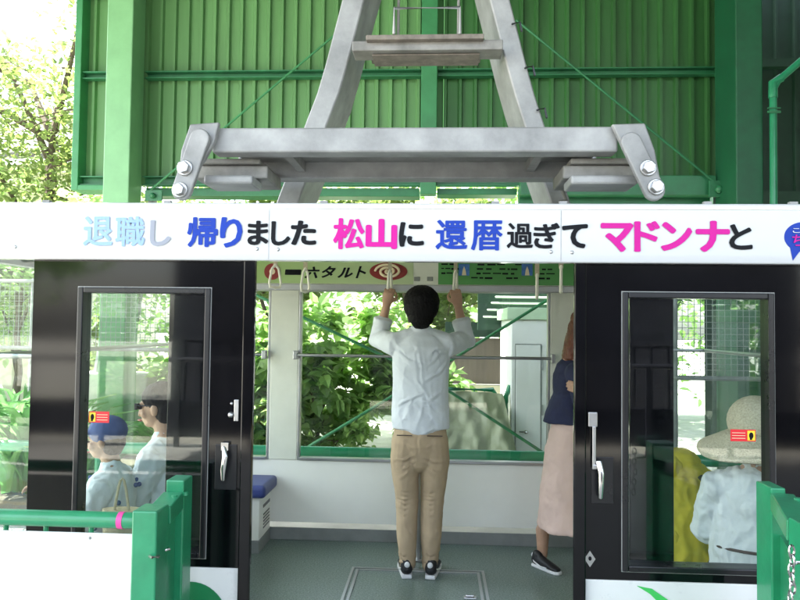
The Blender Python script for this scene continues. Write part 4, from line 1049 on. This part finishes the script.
lg = ((-.17, .09, .0), (.06, .09, 0))
for (x, y, z) in lg: b.tube([(0, y, .85), ((x+.03)*.5, y, .45), (x, y, .22), (x, y, .07)], [.07, .05, .045, .032], 12)
bo = b.build('body', 'skin', wom, remesh=.0055, sm=2); face(bo, hc, T, .95)
h = MB(); h.ball((.08, 0, 1.55), (.098, .088, .085)); h.ball((.035, 0, 1.48), (.07, .085, .1)); 
h.tube([(.03, 0, 1.5), (-.01, 0, 1.38), (-.03, 0, 1.3), (-.03, -.02, 1.25)], [(.08, .06), (.09, .05), (.08, .04), (.04, .025)], 14, side=(0, 1, 0))
h.build('hair', 'brownhair', wom, remesh=.006, sm=3, disp=.016, dscale=.02)
j = MB(); j.tube([(-.02, 0, .915), (-.02, 0, .97), (-.005, 0, 1.08), (0, 0, 1.2), (0, 0, 1.27), (.005, 0, 1.31)], [(.165, .14), (.15, .135), (.118, .125), (.125, .15), (.1, .13), (.06, .065)], 22, caps=1)
for s_ in (-1, 1):
    sh_ = Vector((-.01, s_*.14, 1.235)); el = Vector((.025, s_*.2, 1.01)); wr = Vector((.14, -s_*.01, 1.055+.03*s_))
    j.tube([sh_, sh_.lerp(el, .5), el, el.lerp(wr, .5), el.lerp(wr, .86)], [.066, .06, .054, .048, .042], 14)
j.build('jacket', 'navy', wom, remesh=.0075, sm=3, disp=.014, dscale=.07)
k_ = MB(); k_.tube([(0, 0, .95), (-.005, 0, .85), (-.01, 0, .7), (-.01, 0, .5), (-.01, 0, .34), (-.01, 0, .27)], [(.11, .12), (.14, .15), (.165, .165), (.185, .185), (.2, .2), (.205, .205)], 28, caps=1)
k_.build('skirt', 'pinkskirt', wom, remesh=.009, sm=2, disp=.03, dscale=.12)
shoe(wom, (lg[0][0]-.05, lg[0][1]-.0, 0), (.62, -.75, 0), .8); shoe(wom, (lg[1][0], lg[1][1], 0), (1, 0, 0), .9)

# --- seated figures
def seated(name_lab, loc, rz, skin, top, bottom, sc=1.0, hat=None, hairm='hair', extra=None, arm='lap', topw=1.0, long_top=False, voxel=.009, fabricdisp=.015):
    p_ = thing('person', loc, rz, label=name_lab, cat='person'); b = MB()
    S_ = lambda v: Vector(v)*sc
    hc = S_((0, .045, .605)); T = head_mesh(b, hc, (0, 1, -.1), s=sc*.98)
    def tb(mb, pts, rad, side=(1, 0, 0), n=14):
        mb.tube([S_(q) for q in pts], [tuple(k*sc for k in r) if isinstance(r, tuple) else r*sc for r in rad], n, side=side)
    tb(b, [(0, 0, .42), (0, .02, .53)], [.052, .05])
    tb(b, [(0, 0, .02), (0, 0, .2), (0, 0, .38), (0, 0, .44)], [(.14, .1), (.12, .09), (.14, .09), (.08, .06)])
    tp = MB(); bt = MB()
    tb(tp, [(0, 0, .0), (0, 0, .1), (0, 0, .22), (0, 0, .34), (0, 0, .41), (0, .01, .45)], [(.17*topw, .13*topw), (.165*topw, .13*topw), (.15*topw, .12), (.165, .115), (.135, .095), (.062, .058)], n=22)
    for s_ in (-1, 1):
        sh_ = (s_*.16, 0, .38); el = (s_*.21, .09, .14); wr = (s_*.1, .3, .12)
        if arm == 'up' and s_ > 0: el = (s_*.2, .2, .25); wr = (s_*.14, .42, .33)
        tb(b, [sh_, el, wr], [.045, .036, .024])
        hand_mesh(b, S_(wr), Vector((-s_*.3, 1, -.05)), (0, 0, -1), (-s_, 0, .1), grip=.5, s=sc*.95)
        m2 = tuple(sh_[i]+(el[i]-sh_[i])*(.75 if not long_top else 1) for i in range(3))
        tb(tp, [(s_*.07, 0, .39), (sh_[0], 0, .375), m2], [.072, .07, .062])
        if long_top: tb(tp, [el, tuple(el[i]+(wr[i]-el[i])*.8 for i in range(3))], [.055, .045])
        kn = (s_*.1, .42, .06); an = (s_*.1, .46, -.34)
        tb(b, [(s_*.08, 0, .06), kn, an], [.07, .05, .035])
        tb(bt, [(s_*.08, .0, .05), (s_*.09, .25, .06), kn, (s_*.1, .45, -.1), (s_*.1, .46, -.3)], [.09, .085, .068, .062, .055])
    tb(bt, [(0, -.02, .03), (0, .05, .05)], [(.16, .11), (.15, .09)])
    bo = b.build('body', 'skin', p_, remesh=.0065, sm=2); face(bo, hc, T, sc)
    tpo = tp.build('top', top, p_, remesh=voxel*.8, sm=3, disp=fabricdisp, dscale=.06)
    crease(tpo, [], .009 if long_top else .006, 16)
    bt.build('trousers', bottom, p_, remesh=voxel, sm=3, disp=.01, dscale=.06)
    for s_ in (-1, 1): 
        q = S_((s_*.1, .42, -.435)); shoe(p_, (q.x, q.y, q.z+.0), (0, 1, 0), sc)
    h = MB(); h.ball(hc+S_((0, -.015, .045)), tuple(k*sc for k in (.09, .1, .08))); h.ball(hc+S_((0, -.045, -.01)), tuple(k*sc for k in (.082, .065, .085)))
    h.build('hair', hairm, p_, remesh=.007, sm=3, disp=.01, dscale=.02)
    return p_, hc
SEAT = .45
# adult, left window
ax_ = P(160, 400, 3.45)
ad, hc = seated('adult in white tee and sunglasses seated behind the left cabin window', (ax_.x+.04, 3.45, SEAT+.03), R(90), 'skin', 'whitecloth', 'denim', 1.0)
MB().box(tuple(hc+Vector((-.062, .083, -.014))), tuple(hc+Vector((-.008, .1, .018)))).box(tuple(hc+Vector((.008, .083, -.014))), tuple(hc+Vector((.062, .1, .018)))).box(tuple(hc+Vector((-.078, -.01, .006))), tuple(hc+Vector((-.072, .085, .012)))).box(tuple(hc+Vector((.072, -.01, .006))), tuple(hc+Vector((.078, .085, .012)))).build('sunglasses', 'sunglass', ad, bevel=.003)
kx = P(118, 430, 3.1)
kd, hc = seated('child in blue cap and spotted white shirt seated behind the left window', (kx.x-.02, 3.1, SEAT+.04), R(95), 'skin', 'whitecloth', 'denim', .8, arm='up')
cp = MB().ball(hc+Vector((0, -.012, .04)), (.077, .086, .07)); cp.tube([hc+Vector((0, .05, .04)), hc+Vector((0, .12, .025))], [(.06, .01), (.045, .006)], 14)
cp.build('cap', 'capblue', kd, remesh=.006, sm=2)
dots = MB(); rg = random.Random(4)
for i in range(30):
    a = rg.uniform(0, 2*math.pi); z = rg.uniform(.02, .33); dots.ball((.138*math.cos(a), .112*math.sin(a), z), (.011, .011, .011), 8, 6)
dots.build('shirt_spots', 'capblue', kd)
bg = thing('straw_bag', (P(124, 500, 2.86).x, 2.86, .56), label='small straw bag with looped handle beside the seated child', cat='bag')
m_ = MB(); m_.tube([(0, 0, 0), (0, 0, .08), (0, 0, .17)], [(.075, .04), (.085, .045), (.09, .04)], 18, caps=1); m_.build('bag_body', 'paperbag', bg, smooth=True)
MB().tube([(-.03+.06*i/8, -.02, .17+.13*math.sin(math.pi*i/8)) for i in range(9)], .006, 6).build('bag_handle', 'paperbag', bg, smooth=True)
# right window: straw hat, white blouse
hx_ = P(752, 452, 3.2)
hp, hc = seated('person in wide straw hat and white gauze blouse behind the right window', (hx_.x+.02, 3.2, SEAT-.01), R(-20), 'skin', 'whitecloth', 'denim', .98, long_top=True, topw=1.15, fabricdisp=.02)
ht = MB(); ht.ball(hc+Vector((0, -.01, .06)), (.12, .13, .115), 24, 14)
o = hc+Vector((0, -.01, .04)); v = []; f = []
for k in range(5):
    r = .11+.034*k
    for i in range(36):
        a = 2*math.pi*i/36; v.append(o + Vector((r*math.cos(a), r*1.03*math.sin(a), -.02-.03*k-.008*k*math.sin(a*2+.6)-.012*k*math.cos(a))))
for k in range(4):
    for i in range(36): f.append((k*36+i, k*36+(i+1) % 36, (k+1)*36+(i+1) % 36, (k+1)*36+i))
ho = ht.build('straw_hat', 'straw', hp, smooth=True); bo_ = MB().add(v, f).build('hat_brim', 'straw', ho, smooth=True)
d = bo_.modifiers.new('thick', 'SOLIDIFY'); d.thickness = .008
MB().tube([(-.17*math.cos(a), -.155*math.sin(a), .1+.02*math.sin(a)) for a in [R(-10+20*i) for i in range(11)]], [(.006, .014)]*11, 8, side=(0, 0, 1)).build('belt', 'brown', hp, smooth=True)
yp = P(686, 430, 3.75)
yl, hc = seated('person in mustard yellow coat with brown bag strap behind the right window', (yp.x-.15, 3.75, SEAT-.05), R(10), 'skin', 'yellowcloth', 'yellowcloth', 1.0, long_top=True, topw=1.7, fabricdisp=.02)
cp = MB(); cp.tube([(0, -.02, -.1), (0, -.01, .1), (0, 0, .3), (0, .0, .4)], [(.42, .26), (.35, .22), (.22, .16), (.1, .08)], 26)
for i in range(9): 
    a = R(200+i*17); cp.tube([(.19*math.cos(a), .14*math.sin(a), .34), (.34*math.cos(a), .215*math.sin(a), .1), (.43*math.cos(a+.08), .27*math.sin(a+.08), -.12)], [.008, .02, .026], 6)
cp.v = [(x+.13, y, z) for x, y, z in cp.v]
crease(cp.build('coat', 'yellowcloth', yl, remesh=.009, sm=2, disp=.02, dscale=.08), [], .012, 10)
MB().tube([(.16, -.14, .36), (.23, -.22, .25), (.2, -.29, .1), (.08, -.33, -.05)], [(.018, .006)]*4, 8).build('bag_strap', 'brown', yl, smooth=True)

# ------------------------------------------------------------------ light
w = bpy.data.worlds.new('World'); S.world = w; w.use_nodes = True
N = w.node_tree.nodes; L = w.node_tree.links
sky = N.new('ShaderNodeTexSky'); sky.sky_type = 'NISHITA'; sky.sun_disc = False
SD = Vector((-.6, .12, .9)).normalized()
el = math.asin(SD.z); az = math.atan2(SD.x, SD.y)
sky.sun_elevation = el; sky.sun_rotation = az
sky.air_density = 1.2; sky.dust_density = 2.5; sky.ozone_density = 1
hsv = N.new('ShaderNodeHueSaturation'); hsv.inputs['Saturation'].default_value = .55; L.new(sky.outputs[0], hsv.inputs['Color']); L.new(hsv.outputs[0], N['Background'].inputs[0]); N['Background'].inputs[1].default_value = .15
sl = bpy.data.lights.new('sun', 'SUN'); sl.energy = 5.0; sl.angle = R(.5); sl.color = (1, .96, .88)
so = bpy.data.objects.new('sun', sl); COL.objects.link(so); so.rotation_euler = SD.to_track_quat('Z', 'Y').to_euler()
S.view_settings.view_transform = 'Standard'; S.view_settings.look = 'None'; S.view_settings.gamma = 1; S.view_settings.exposure = 2.85
S.cycles.max_bounces = 10; S.cycles.transparent_max_bounces = 24; S.cycles.diffuse_bounces = 5
S.cycles.use_denoising = True

GR = {'low_shrub': 'low shrubs behind the cabin', 'person': 'people riding in the cable car cabin', 'roadside_tree': 'small trees behind the station', 'maple_tree': 'light green trees at upper left', 'broadleaf_shrub': 'broad leaved shrubs behind the cabin',
      'blade_plant': 'bladed plants at the left edge', 'platform_gate': 'green gate wings on the platform edge', 'mesh_fence': 'wire mesh fences'}
for o in S.objects:
    if o.parent is None and o.name.split('.')[0] in GR: o['group'] = GR[o.name.split('.')[0]]
